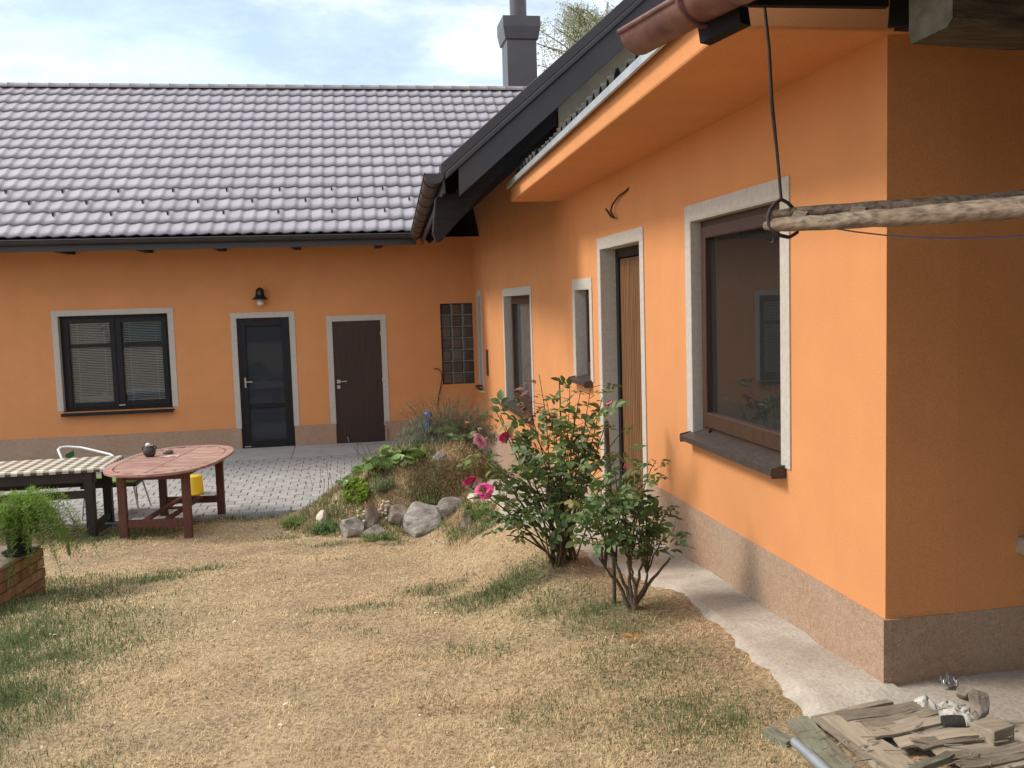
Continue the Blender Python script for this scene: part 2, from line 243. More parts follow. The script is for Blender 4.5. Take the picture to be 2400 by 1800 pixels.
ORANGE = (.65, .288, .118)
mat = dict(
    orange=M('orange_plaster', ORANGE, tuple(x*.93 for x in ORANGE), rough=.92, scale=3.0, grain=.0012, gscale=210, gcol=.12, big=.30, bigscale=2.2, bigstretch=(1, 1, .22), bigcol=(.56, .245, .10), spec=.15, world_co=True),
    plinth=M('plinth_stucco', (.41, .275, .19), (.32, .21, .14), rough=.9, scale=40, grain=.003, gscale=150, gcol=.22, big=.4, bigscale=2.2, bigcol=(.40, .33, .26), spec=.15, world_co=True),
    trim=M('trim_stucco', (.53, .485, .43), (.46, .42, .372), rough=.92, scale=30, grain=.003, gscale=170, gcol=.10, spec=.15, world_co=True),
    beige=M('bare_render', (.52, .46, .34), (.40, .355, .265), rough=.95, scale=5, grain=.002, gscale=60, big=.7, bigscale=3, bigcol=(.34, .30, .23), world_co=True),
    rooftile=M('coated_steel_tile', (.35, .325, .36), (.315, .293, .325), rough=.62, scale=2.5, rnd=.08, spec=.45, grain=.0003, gscale=300),
    ridge=M('ridge_steel', (.21, .19, .205), (.18, .165, .178), rough=.62, scale=2.5, spec=.35),
    darkmetal=M('dark_coated_steel', (.035, .030, .032), (.027, .024, .026), rough=.42, scale=3, spec=.5),
    darkwood=M('dark_stained_timber', (.022, .018, .018), (.012, .010, .011), rough=.7, scale=6, stretch=(1, 8, 8), spec=.25),
    chimmetal=M('grey_steel_cladding', (.085, .075, .085), (.07, .062, .07), rough=.45, scale=3, spec=.5),
    brownframe=M('dark_brown_window_frame', (.070, .034, .021), (.040, .019, .012), rough=.45, scale=10, stretch=(8, 8, .6), spec=.4),
    blackframe=M('anthracite_frame', (.013, .012, .014), (.010, .009, .010), rough=.45, scale=6, spec=.25),
    doorwood=M('dark_walnut_door', (.050, .026, .019), (.028, .014, .011), rough=.5, scale=7, stretch=(9, 9, .35), lo=.3, hi=.7, spec=.35),
    ribwood=M('varnished_pine_slat', (.25, .125, .050), (.14, .060, .022), rough=.45, scale=6, stretch=(10, 10, .4), rnd=.12, spec=.4),
    sillmetal=M('brown_sheet_sill', (.050, .036, .030), (.036, .026, .022), rough=.5, scale=14, big=.5, bigscale=60, bigcol=(.10, .09, .082), spec=.4),
    zinc=M('zinc_flashing', (.50, .53, .54), (.38, .41, .43), rough=.4, metal=.5, scale=7),
    etern=M('fibre_cement', (.075, .071, .068), (.035, .034, .033), rough=.95, scale=14, grain=.002, gscale=90),
    concrete=M('rough_concrete', (.52, .47, .405), (.39, .345, .29), rough=.95, scale=5, grain=.005, gscale=55, gcol=.12, big=.75, bigscale=1.7, bigcol=(.30, .25, .20), spec=.15, world_co=True),
    paver=M('concrete_paver', (.38, .365, .35), (.31, .298, .285), rough=.9, scale=18, grain=.0012, gscale=160, gcol=.08, rnd=.10, spec=.2),
    slabpave=M('smooth_concrete', (.42, .41, .40), (.34, .33, .325), rough=.9, scale=4, grain=.001, gscale=120, big=.4, bigscale=2, bigcol=(.42, .41, .40), world_co=True),
    sand=M('joint_sand', (.25, .225, .195), (.18, .16, .14), rough=1, scale=20),
    blind=M('aluminium_blind', (.82, .86, .87), (.76, .80, .81), rough=.5, scale=5),
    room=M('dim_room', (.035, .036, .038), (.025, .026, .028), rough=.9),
    curtain=M('net_curtain', (.80, .83, .84), (.25, .27, .28), rough=.9, scale=9, stretch=(6, 6, .8), lo=.3, hi=.7),
    steel=M('brushed_steel', (.55, .54, .52), (.48, .47, .46), rough=.3, metal=.9),
    glass=glass_mat('window_glass', ior=1.8), doorglass=glass_mat('dim_sheen_door_glass', tint=(.08, .09, .12), ior=1.38, dust_sheen=(.30, .34, .42), amount=.11),  # diffuse share: slight dust plus painted sheen; door tint paints the dim interior
    redgut=M('painted_red_gutter', (.165, .056, .043), (.105, .038, .032), rough=.5, scale=6, big=.7, bigscale=9, bigcol=(.22, .13, .11), spec=.4),
    rust=M('rusty_iron', (.070, .052, .044), (.040, .030, .027), rough=.8, scale=30, grain=.0008, gscale=200, spec=.3),
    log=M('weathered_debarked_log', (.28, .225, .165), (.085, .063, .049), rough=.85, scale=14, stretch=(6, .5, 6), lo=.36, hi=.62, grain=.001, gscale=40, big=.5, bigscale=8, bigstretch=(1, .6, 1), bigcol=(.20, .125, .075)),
    logdark=M('shaded_dark_log', (.15, .11, .08), (.045, .033, .026), rough=.9, scale=14, stretch=(6, .5, 6), lo=.36, hi=.62, grain=.001, gscale=40),  # same log wood, with the rear pole's shade put into the colour
    beam=M('old_hewn_timber', (.13, .105, .07), (.035, .028, .022), rough=.9, scale=5, stretch=(1.5, 12, 12), lo=.3, hi=.7, grain=.004, gscale=26),
    beamend=M('grey_end_grain', (.105, .098, .076), (.05, .046, .037), rough=.95, scale=14, grain=.004, gscale=40),
    deck=M('black_stained_deck', (.012, .010, .012), (.007, .006, .007), rough=.85, scale=5),
    wire=M('violet_wire', (.10, .09, .20), (.07, .06, .15), rough=.4),
    tablewood=M('oiled_hardwood', (.40, .22, .165), (.205, .088, .065), rough=.6, scale=8, stretch=(1.2, 14, 14), lo=.3, hi=.68, big=.6, bigscale=9, bigstretch=(.5, 3, 1), bigcol=(.48, .36, .30), rnd=.16, spec=.35),
    tableleg=M('red_brown_hardwood', (.135, .048, .034), (.080, .028, .021), rough=.55, scale=8, stretch=(8, 8, 1), spec=.35),
    blacktable=M('black_brown_timber', (.026, .019, .017), (.015, .012, .011), rough=.55, scale=7, spec=.35),
    plastic_green=M('green_cushion', (.20, .30, .075), (.15, .24, .055), rough=.9, scale=12, grain=.001, gscale=200),
    darkgreen=M('green_chair_fabric', (.035, .14, .05), (.025, .11, .04), rough=.85, scale=12),
    whitetube=M('white_tube', (.75, .75, .74), (.66, .66, .65), rough=.35, spec=.5),
    yellow=M('yellow_plastic', (.80, .50, .02), (.74, .45, .018), rough=.4, scale=3, spec=.5),
    blueplastic=M('blue_plastic', (.03, .15, .50), (.02, .11, .42), rough=.35, spec=.5),
    clay=M('brown_glazed_clay', (.05, .040, .034), (.035, .028, .025), rough=.35, spec=.5, scale=12),
    olive=M('olive_glass', (.10, .10, .06), (.07, .07, .04), rough=.3, spec=.5), paper=M('napkin', (.62, .42, .38), (.50, .34, .30), rough=.9), eggwhite=M('white_stone', (.75, .74, .72)),
    potplastic=M('black_plant_pot', (.022, .022, .024), (.016, .016, .017), rough=.5, stretch=(1, 1, 1)),
    brick=M('yellow_brown_brick', (.36, .235, .125), (.235, .135, .070), rough=.92, scale=11, grain=.002, gscale=90, rnd=.20, big=.6, bigscale=9, bigcol=(.14, .10, .065)),
    mortar=M('old_mortar', (.16, .135, .10), (.10, .085, .065), rough=1, scale=20), capstone=M('mortar_cap', (.36, .30, .22), (.24, .20, .15), rough=.95, scale=8, grain=.003, gscale=50),
    rock=M('grey_gneiss', (.36, .325, .285), (.13, .115, .10), rough=.9, scale=7, stretch=(1, 1, 2.2), grain=.008, gscale=22, rnd=.15, big=.5, bigscale=11, bigcol=(.46, .43, .40)),
    rockred=M('brown_stone', (.25, .20, .155), (.13, .10, .078), rough=.9, scale=9, grain=.007, gscale=24, big=.5, bigscale=12, bigcol=(.36, .31, .27)),
    rockpale=M('pale_quartz', (.62, .55, .46), (.46, .39, .31), rough=.85, scale=12, grain=.005, gscale=30),
    cane=M('rose_cane', (.095, .075, .035), (.055, .042, .022), rough=.7, scale=16, rnd=.15), deadwood=M('dry_twig', (.14, .105, .07), (.085, .062, .042), rough=.9, scale=18),
    roseleaf=leaf_mat('rose_leaf', (.15, .225, .075), (.075, .13, .045)), roseyoung=leaf_mat('young_rose_leaf', (.16, .20, .05), (.10, .12, .03)), redleaf=leaf_mat('bronze_rose_leaf', (.20, .075, .035), (.12, .06, .03)), 
    pink=leaf_mat('pink_petal', (.85, .13, .36), (.58, .025, .16), rough=.6, trans=.3, rnd=.06, scale=55), palepink=leaf_mat('faded_pink_petal', (.78, .36, .40), (.50, .14, .19), rough=.6, trans=.3, rnd=.06, scale=55), brownpetal=leaf_mat('withered_petal', (.20, .11, .055), (.11, .06, .03), trans=.1),
    bergenia=leaf_mat('bergenia_leaf', (.21, .31, .075), (.10, .175, .045), rough=.35, rnd=.40), sedum=leaf_mat('lime_sedum', (.33, .43, .075), (.22, .32, .05), rnd=.2), 
    fern=attr_mat('asparagus_fern', trans=.3), foliage=attr_mat('fine_foliage', trans=.25), grass=attr_mat('grass_blades', trans=.15, rough=.8), bark=M('birch_bark', (.55, .53, .50), (.12, .11, .10), rough=.85, scale=5, stretch=(1, 1, 4)),
    plank=M('splintered_old_board', (.34, .285, .215), (.19, .15, .11), rough=.93, scale=7, stretch=(2, 14, 14), lo=.3, hi=.68, grain=.003, gscale=30, rnd=.20, big=.45, bigscale=5, bigcol=(.14, .11, .08)),
    greyplank=M('lichened_board', (.24, .225, .16), (.13, .115, .085), rough=.95, scale=6, stretch=(2, 12, 12), grain=.003, gscale=30, rnd=.15, big=.5, bigscale=6, bigcol=(.26, .30, .21)),
    paleboard=M('pale_fresh_board', (.43, .36, .27), (.27, .215, .155), rough=.9, scale=5, stretch=(1.5, 10, 10), lo=.3, hi=.7, grain=.002, gscale=30, rnd=.10),
    pipe=M('galvanised_pipe', (.33, .36, .38), (.24, .265, .285), rough=.5, metal=.4, scale=12), lime=M('lime_plaster', (.58, .545, .49), (.40, .37, .33), rough=.98, scale=9, grain=.008, gscale=30, gcol=.1),
    foil=M('crumpled_foil', (.55, .55, .53), (.30, .30, .29), rough=.35, metal=.7, scale=25, grain=.004, gscale=60), charred=M('charred_wood', (.05, .045, .04), (.02, .018, .016), rough=.9, scale=12, grain=.003, gscale=40),
    lampmetal=M('black_enamel', (.012, .012, .013), (.010, .010, .011), rough=.35, spec=.5), opal=M('clear_bulb_glass', (.60, .58, .55), (.55, .53, .50), rough=.15, spec=.6), galv=M('galvanised_grate', (.42, .43, .43), (.32, .33, .33), rough=.45, metal=.5, scale=10),
    blockglass=M('ribbed_block_glass', (.075, .078, .074), (.045, .047, .045), rough=.12, scale=9, spec=.6, rnd=.35, stretch=(30, 1, 1)), blockjoint=M('glass_block_joint', (.24, .22, .19), (.19, .175, .15), rough=.9),
    soil=M('dry_soil', (.20, .135, .085), (.12, .082, .052), rough=1, scale=14, grain=.008, gscale=35),
)

# ------------------------------------------------------------------ ground, paving, path
rng = np.random.default_rng(7)
def vnoise(x, y, s, seed=0):
    x = np.asarray(x, float)*s; y = np.asarray(y, float)*s
    xi, yi = np.floor(x).astype(int), np.floor(y).astype(int); fx, fy = x-xi, y-yi; fx = fx*fx*(3-2*fx); fy = fy*fy*(3-2*fy)
    def h(i, j):
        n = (i*374761393 + j*668265263 + seed*974634777) & 0xffffffff; n = ((n ^ (n >> 13))*1274126177) & 0xffffffff
        return ((n ^ (n >> 16)) & 0xffff)/65535.0
    return (h(xi, yi)*(1-fx)+h(xi+1, yi)*fx)*(1-fy)+(h(xi, yi+1)*(1-fx)+h(xi+1, yi+1)*fx)*fy
PATCH = [(-2.5, 7.3, .75, .9, .95), (-1.75, 7.75, .5, .22, .95), (-1.4, 8.15, .35, .13, .8), (-2.1, 5.5, .85, 1.3, .9), (-1.7, 4.2, .45, .9, .85), (-1.2, 3.0, .4, .5, .6), (-2.0, 6.3, .5, .5, .8), (.85, 5.75, .38, .35, .95), (.45, 6.3, .28, .22, .6), (1.1, 5.1, .3, .3, .5),
         (-.05, 5.85, .28, .13, .75), (1.25, 4.55, .28, .32, .85), (1.15, 3.9, .4, .35, .45), (1.2, 3.3, .4, .35, .42), (.75, 3.6, .35, .3, .3), (-1.9, 11.0, 1.3, .16, 1.0), (-2.6, 10.5, .6, .45, .85), (-.75, 9.75, .25, .25, .8), (-.3, 9.1, .3, .16, .6), (.25, 8.9, .25, .14, .6), (-1.9, 6.6, .4, .2, .5), (.55, 4.6, .3, .2, .35)]
def green(x, y):
    g = np.zeros_like(x)
    for cx, cy, rx, ry, a in PATCH:
        g = np.maximum(g, a*np.exp(-(((x-cx)/rx)**2+((y-cy)/ry)**2)**1.3))
    n = vnoise(x, y, 3.1, 3)*.6+vnoise(x, y, 9, 5)*.4
    return np.clip(g*(.35+1.1*n)+np.clip(n-.66, 0, 1)*.9, 0, 1)
def bare(x, y):
    b = np.zeros_like(x)
    for cx, cy, rx, ry, a in [(1.35, 4.75, .33, .5, .9), (1.3, 5.6, .35, .5, .8), (-1.2, 9.0, 1.4, .45, .75), (-2.3, 9.2, .8, .5, .7), (-.4, 7.4, .9, .6, .55), (-.9, 5.6, .7, .8, .5), (-.5, 4.0, .6, .6, .45), (.2, 4.9, .35, .3, .4), (.9, 4.5, .35, .25, .7), (1.5, 3.9, .1, .9, .6)]:
        b = np.maximum(b, a*np.exp(-(((x-cx)/rx)**2+((y-cy)/ry)**2)))
    return np.clip(b*(.5+vnoise(x, y, 6, 11))+np.clip(vnoise(x, y, 2.3, 17)-.7, 0, 1)*1.2, 0, 1)
STRAW, STRAW2, SOILC, GREENC = np.array((.60, .46, .27)), np.array((.46, .325, .195)), np.array((.33, .235, .155)), np.array((.10, .125, .045))
def lawn_colour(x, y):
    g, b = green(x, y)[:, None], bare(x, y)[:, None]; n = vnoise(x, y, 5, 2)[:, None]*.6+vnoise(x, y, 17, 23)[:, None]*.4
    c = STRAW*n+STRAW2*(1-n); c = c*(1-b*.85)+SOILC*b*.85; return c*(1-g*.8)+GREENC*g*.8

xs = np.concatenate([[-300, -120, -50, -20, -11], np.arange(-8, 2.6, .06), [3, 3.6, 4.5, 6, 10, 20, 60, 150, 300]])
ys = np.concatenate([[-300, -120, -50, -20, -10, -5, -2, 0], np.arange(1.0, 12.6, .06), [13.5, 15, 18, 25, 40, 80, 160, 400]])
gx, gy = np.meshgrid(xs, ys); gz = ground(gx, gy)
near = (np.abs(gx) < 8) & (gy > 0) & (gy < 12.6)
gz = gz + near*(vnoise(gx, gy, 4, 8)-.5)*.03 + near*(vnoise(gx, gy, 13, 9)-.5)*.014
gz = np.where(gx > 2.05, np.minimum(gz, .05), gz)
nx, ny = len(xs), len(ys)
def grid_faces(nx, ny):
    i = np.arange(nx-1)[None, :]+np.arange(ny-1)[:, None]*nx
    return np.stack([i, i+1, i+1+nx, i+nx], -1).reshape(-1, 4).tolist()
gm = mesh_from('lawn', np.stack([gx, gy, gz], -1).reshape(-1, 3).tolist(), grid_faces(nx, ny), True)
ca = gm.color_attributes.new('Col', 'FLOAT_COLOR', 'POINT'); cc = lawn_colour(gx.ravel(), gy.ravel())*.72
ca.data.foreach_set('color', np.concatenate([cc, np.ones((len(cc), 1))], 1).ravel())
gmat, gnt, gb = new_mat('dry_lawn_soil'); gN, gL = gnt.nodes.new, gnt.links.new
ga = gN('ShaderNodeAttribute'); ga.attribute_name = 'Col'; gt = gN('ShaderNodeTexCoord'); gno = gN('ShaderNodeTexNoise'); gno.inputs['Scale'].default_value = 40; gno.inputs['Detail'].default_value = 6; gL(gt.outputs['Object'], gno.inputs['Vector'])
gr = gN('ShaderNodeMapRange'); gL(gno.outputs['Fac'], gr.inputs['Value']); gr.inputs['From Min'].default_value = .3; gr.inputs['From Max'].default_value = .7; gr.inputs['To Min'].default_value = .55; gr.inputs['To Max'].default_value = 1.35
gh = gN('ShaderNodeHueSaturation'); gL(gr.outputs[0], gh.inputs['Value']); gL(ga.outputs['Color'], gh.inputs['Color']); gL(gh.outputs[0], gb.inputs['Base Color']); gb.inputs['Roughness'].default_value = 1; gb.inputs['Specular IOR Level'].default_value = .1
gbp = gN('ShaderNodeBump'); gbp.inputs['Distance'].default_value = .02; gL(gno.outputs['Fac'], gbp.inputs['Height']); gL(gbp.outputs[0], gb.inputs['Normal'])
tag(put('lawn', gm, gmat), 'dry straw coloured lawn sloping down to the paved yard', kind='structure')

# paved yard in front of the back wing
YA, XB = 15.786, 2.0
def pave_z(y): return -.72+(y-11.2)*.025
paving = thing('paving', (0, 11.22, -.72), None, None); tag(paving, 'grey block paved yard in front of the back wing', kind='structure')
pv = MB(); pv.add([(-9, 11.22, pave_z(11.22)-.03), (XB-.002, 11.22, pave_z(11.22)-.03), (XB-.002, YA-.002, pave_z(YA)-.03), (-9, YA-.002, pave_z(YA)-.03)], [(0, 1, 2, 3)])
pv.build('joint_sand', mat['sand'], paving)
PW, PD, J = .200, .165, .007
def paver_mesh():
    b = .006; x, y, h = PW/2-J/2, PD/2-J/2, .0
    v = [(-x, -y, -.05), (x, -y, -.05), (x, y, -.05), (-x, y, -.05), (-x, -y, -b), (x, -y, -b), (x, y, -b), (-x, y, -b), (-x+b, -y+b, h), (x-b, -y+b, h), (x-b, y-b, h), (-x+b, y-b, h)]
    f = [(0, 1, 5, 4), (1, 2, 6, 5), (2, 3, 7, 6), (3, 0, 4, 7), (4, 5, 9, 8), (5, 6, 10, 9), (6, 7, 11, 10), (7, 4, 8, 11), (8, 9, 10, 11)]
    return v, f
pvv, pvf = paver_mesh(); pme = mesh_from('paver', pvv, pvf)
tilt = math.atan(.025); cells = []; row = 0; y = 11.22+.12
while y < 14.72:
    x = -8.9 + (PW/2 if row % 2 else 0)
    while x < XB-.08: cells.append((x, y)); x += PW
    y += PD; row += 1
def pav_vis(c):
    x, y = c; m = float(mound(np.array(x), np.array(y)))
    return (-2.9 < x < .45 or -4.6 < x <= -2.9 and y > 12.2) and m < -.64
vis = sorted([c for c in cells if pav_vis(c)], key=lambda c: c[1]); own = set(vis[:300]); rest = MB(); rr = random.Random(4)
for c in cells:
    dz = rr.uniform(-.0035, .0035); p = (c[0], c[1]-11.22, pave_z(c[1])+.72+dz)
    if c in own: put('paver', pme, mat['paver'], paving, p, rot=(tilt+rr.uniform(-.008, .008), rr.uniform(-.008, .008), 0))
    else: rest.add([(v[0]+c[0], v[1]+c[1], v[2]+pave_z(c[1])+dz) for v in pvv], pvf)
tag(rest.build('paver_field', mat['paver'], paving, fix=False), kind='stuff')
sl = MB()
for i in range(11):                                        # cast concrete strip along the house wall
    x0, x1 = -9+i*1.0, -9+(i+1)*1.0-.008
    sl.add([(x0, 14.73, pave_z(14.73)+.002), (x1, 14.73, pave_z(14.73)+.002), (x1, YA-.004, pave_z(YA)+.004), (x0, YA-.004, pave_z(YA)+.004), (x0, 14.73, pave_z(14.73)-.05), (x1, 14.73, pave_z(14.73)-.05)], [(0, 1, 2, 3), (4, 5, 1, 0)])
sl.build('wall_strip', mat['slabpave'], paving)

# slotted drain along the paving edge
dr = thing('drain_channel', (-1.5, 11.17, -.73), 'grey slotted drain channel between the lawn and the paving', 'drain')
b = MB(); b.box(-3.2, -.79, 11.115, 11.13, -.80, -.708); b.box(-3.2, -.79, 11.205, 11.22, -.80, -.708); b.box(-3.2, -.79, 11.13, 11.205, -.80, -.775); b.box(-.805, -.79, 11.11, 11.225, -.80, -.66); b.build('channel_frame', mat['galv'], dr)
bar_me = None; x = -3.19; b = MB().obox((0, 0, 0), (.009, .004, 0), (-.004, .040, 0), (0, 0, .006)); bar_me = mesh_from('grate_bar', b.v, b.f)
while x < -.82: put('grate_bar', bar_me, mat['galv'], dr, (x+1.5, -.0025, .017)); x += .034

# concrete path along the right wing
yy = np.concatenate([np.arange(2.8, 6, .05), np.arange(6, 12.4, .15)])
def path_left(y): return np.interp(y, [2.9, 3.3, 4.2, 4.8, 5.4, 6.2, 7, 9, 10, 12.4], [1.55, 1.60, 1.62, 1.60, 1.52, 1.30, 1.12, 1.12, 1.25, 1.4])+(vnoise(y, y*0, 3, 31)-.5)*.07+(vnoise(y, y*0, 19, 32)-.5)*.03
V = []; F = []; K = 12
for i, y in enumerate(yy):
    xl = float(path_left(np.array([y]))[0])
    for j in range(K+1):
        t = j/K; x = xl+(XB+.02-xl)*t
        z = float(terrain(np.array(x), np.array(y)))+.042*min(1, t*6)-.018+(float(vnoise(np.array(x), np.array(y), 6, 41))-.5)*.018-.07*(1-float(sm(2.8, 3.15, np.array(y))))
        V.append((x, y, z))
F = grid_faces(K+1, len(yy))
b = MB(); b.add(V, F, True)
path = b.build('concrete_path', mat['concrete'], origin=(1.8, 3.3, 0)); tag(path, 'rough pale concrete path along the foot of the right wing', kind='structure')
# hard floor under the lean-to roof, right of the corner
V = []; xs2 = np.arange(1.60, 6.01, .08); ys2 = np.arange(1.2, 3.41, .08)
for y in ys2:
    for x in xs2: V.append((x, y, .072+.018*float(vnoise(np.array(x), np.array(y), 5, 51))-.03*max(0, 1-(x-1.60)/.16)))
b = MB(); b.add(V, grid_faces(len(xs2), len(ys2)), True); b.build('yard_floor', mat['concrete'], origin=(2.5, 2.5, .07))
tag(bpy.data.objects['yard_floor'], 'dusty concrete floor under the lean-to beside the wall corner', kind='structure')

# ------------------------------------------------------------------ the back wing
def wall_cells(u0, u1, v0, v1, holes):
    us = sorted({u0, u1, *[h[0] for h in holes], *[h[1] for h in holes]}); vsr = sorted({v0, v1, *[h[2] for h in holes], *[h[3] for h in holes]}); c = []
    for i in range(len(us)-1):
        for j in range(len(vsr)-1):
            mu, mv = (us[i]+us[i+1])/2, (vsr[j]+vsr[j+1])/2
            if not any(h[0] < mu < h[1] and h[2] < mv < h[3] for h in holes): c.append((us[i], us[i+1], vsr[j], vsr[j+1]))
    return c
HA = [(-4.515, -2.87, .11, 1.62), (-1.837, -1.0, -.8, 1.503), (-.336, .456, -.8, 1.405), (1.437, 1.98, .29, 1.635)]
houseA = thing('house', (-2, YA, -.61), 'long orange back wing with grey-brown steel tile roof and steel chimney', 'house')
b = MB()
for c in wall_cells(-9, 2.3, -.8, 3.42, HA):
    b.box(c[0], c[1], YA, YA+.30, c[2], c[3])
b.box(-9.3, -9, YA, 22.3, -.8, 3.4); b.box(-9.3, 2.3, 22.0, 22.3, -.8, 3.4)
b.prism([(YA+.3, 3.4), (22.0, 3.4), (19.0, 5.55)], 'x', -9.29, -9.0)
b.build('wall', mat['orange'], houseA)
b = MB()                                                   # plinth band, a little proud of the wall, broken by the doors
PZ = -.272
for x0, x1 in ((-9, -1.839), (-.998, -.338), (.458, XB)): b.box(x0, x1, YA-.016, YA+.02, -.78, PZ)
b.build('plinth', mat['plinth'], houseA)

def trim_frame(name, parent, side, u0, u1, v0, v1, w, depth, openbot, m, proud=.008, sillgap=0):
    """flat stucco surround plus the lining of the reveal; side 'A' faces -Y at YA, 'B' faces -X at XB"""
    b = MB()
    def bx(ua, ub, va, vb, d0, d1):
        if side == 'A': b.box(ua, ub, YA+d0, YA+d1, va, vb)
        else: b.box(XB+d0, XB+d1, ua, ub, va, vb)
    bx(u0-w, u0, v0, v1, -proud, .02); bx(u1, u1+w, v0, v1, -proud, .02); bx(u0-w, u1+w, v1, v1+w, -proud, .02)
    t = .007                                               # reveal lining
    bx(u0+.001, u0+t, v0, v1-.001, -proud+.001, depth); bx(u1-t, u1-.001, v0, v1-.001, -proud+.001, depth); bx(u0+t, u1-t, v1-t, v1-.001, -proud+.001, depth)
    return b.build(name, m, parent)
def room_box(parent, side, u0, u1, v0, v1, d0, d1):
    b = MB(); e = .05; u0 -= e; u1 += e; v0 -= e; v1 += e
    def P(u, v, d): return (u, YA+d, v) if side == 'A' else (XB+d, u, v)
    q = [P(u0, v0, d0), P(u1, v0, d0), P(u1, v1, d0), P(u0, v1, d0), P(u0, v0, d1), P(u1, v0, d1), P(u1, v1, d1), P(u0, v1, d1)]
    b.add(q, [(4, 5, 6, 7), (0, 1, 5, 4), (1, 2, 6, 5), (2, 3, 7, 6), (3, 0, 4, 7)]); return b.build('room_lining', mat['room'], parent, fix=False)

# window with blinds
wi = put('window', None, None, houseA); wi['label'] = 'two sash dark window with lowered venetian blinds'
trim_frame('surround', wi, 'A', -4.515, -2.87, .13, 1.62, .082, .11, False, mat['trim'])
b = MB()
def frame_rect(b, x0, x1, z0, z1, w, y0, y1, wb=None):
    wb = wb or w
    b.box(x0, x0+w, y0, y1, z0, z1); b.box(x1-w, x1, y0, y1, z0, z1); b.box(x0+w, x1-w, y0, y1, z1-w, z1); b.box(x0+w, x1-w, y0, y1, z0, z0+wb)
x0, x1, z0, z1 = -4.507, -2.878, .12, 1.612
frame_rect(b, x0, x1, z0, z1, .055, YA+.10, YA+.17); b.box(-3.715, -3.665, YA+.098, YA+.17, z0+.05, z1-.05)
b.build('frame', mat['blackframe'], wi, bevel=.004)
for s0, s1 in ((x0+.045, -3.70), (-3.68, x1-.045)):
    sash = MB(); frame_rect(sash, s0, s1, z0+.045, z1-.045, .075, YA+.085, YA+.15); sash.box(s0+.07, s1-.07, YA+.105, YA+.135, 1.115, 1.165); so = sash.build('sash', mat['blackframe'], wi, bevel=.005)
    g = MB(); g.add([(s0+.07, YA+.12, z0+.11), (s1-.07, YA+.12, z0+.11), (s1-.07, YA+.12, z1-.11), (s0+.07, YA+.12, z1-.11)], [(0, 1, 2, 3)]); g.build('pane', mat['glass'], wi, fix=False)
    bl = MB(); z = z0+.13
    while z < z1-.13:
        bl.add([(s0+.085, YA+.170, z), (s1-.085, YA+.170, z), (s1-.085, YA+.190, z+.013), (s0+.085, YA+.190, z+.013)], [(0, 1, 2, 3)]); z += .0265
    for xx in (s0+.18, s1-.18): bl.box(xx-.003, xx+.003, YA+.166, YA+.169, z0+.12, z1-.12)
    bl.box(s0+.08, s1-.08, YA+.165, YA+.19, z1-.14, z1-.115); bl.build('blind', mat['blind'], wi, fix=False)
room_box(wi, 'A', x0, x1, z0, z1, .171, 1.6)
b = MB(); b.box(-4.53, -2.855, YA-.10, YA+.10, .075, .10); b.box(-4.53, -2.855, YA-.103, YA-.10, .055, .10); b.build('sill', mat['blackframe'], wi, bevel=.004)
b = MB(); b.tube([(-3.70, YA+.075, .185), (-3.66, YA+.055, .185), (-3.60, YA+.055, .185)], .010, 6); b.build('stay', mat['steel'], wi)
b = MB(); b.box(-4.33, -3.83, YA+.24, YA+.36, .2, .32); b.lathe([(.02, 0), (.045, .03), (.03, .07), (0, .075)], (-3.95, YA+.3, .32), 10); b.build('linen_on_ledge', mat['eggwhite'], wi)

# glazed door
dg = put('door', None, None, houseA); dg['label'] = 'black framed glazed door with a low middle rail'
trim_frame('surround', dg, 'A', -1.837, -1.0, PZ, 1.503, .082, .06, True, mat['trim'])
b = MB(); frame_rect(b, -1.835, -1.002, -.605, 1.50, .055, YA+.015, YA+.09, .03); b.build('frame', mat['blackframe'], dg, bevel=.004)
b = MB(); frame_rect(b, -1.785, -1.052, -.58, 1.45, .085, YA+.022, YA+.08, .10); b.box(-1.70, -1.137, YA+.028, YA+.075, .045, .115); b.build('leaf_frame', mat['blackframe'], dg, bevel=.005)
for z0, z1 in ((-.48, .045), (.115, 1.365)):
    b = MB(); b.add([(-1.705, YA+.05, z0), (-1.132, YA+.05, z0), (-1.132, YA+.05, z1), (-1.705, YA+.05, z1)], [(0, 1, 2, 3)]); b.build('pane', mat['doorglass'], dg, fix=False)
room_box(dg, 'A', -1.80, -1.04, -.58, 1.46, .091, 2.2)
b = MB(); b.box(-1.752, -1.728, YA+.004, YA+.022, .38, .54); b.box(-1.750, -1.63, YA-.022, YA-.008, .465, .482); b.box(-1.748, -1.735, YA-.02, YA+.006, .465, .482); b.build('handle', mat['steel'], dg)
b = MB(); b.box(-1.80, -1.70, YA+.01, YA+.02, -.585, -.57); b.build('drip_plate', mat['steel'], dg)

# plank-look dark brown door
dw = put('door', None, None, houseA); dw['label'] = 'flush dark brown wooden door with steel lever handle'
trim_frame('surround', dw, 'A', -.336, .456, PZ, 1.405, .085, .05, True, mat['trim'])
b = MB(); b.box(-.334, .454, YA+.01, YA+.055, -.60, 1.403); b.build('leaf', mat['doorwood'], dw, bevel=.003)
b = MB(); b.box(-.29, -.235, YA-.002, YA+.012, .385, .445); b.box(-.29, -.24, YA-.002, YA+.012, .30, .355); b.bar((-.262, YA-.045, .415), (-.13, YA-.045, .418), .012, .016); b.bar((-.262, YA, .415), (-.262, YA-.05, .415), .016, .016); b.build('handle', mat['steel'], dw, bevel=.002)
for z in (-.30, .42, 1.18):
    b = MB(); b.tube([(.452, YA-.002, z-.03), (.452, YA-.002, z+.03)], .011, 8); b.build('hinge', mat['steel'], dw)
b = MB(); b.bar((-.14, YA-.006, -.59), (-.16, YA-.010, -.50), .012, .008, (0, 1, 0)); b.build('foot_stop', mat['steel'], dw)
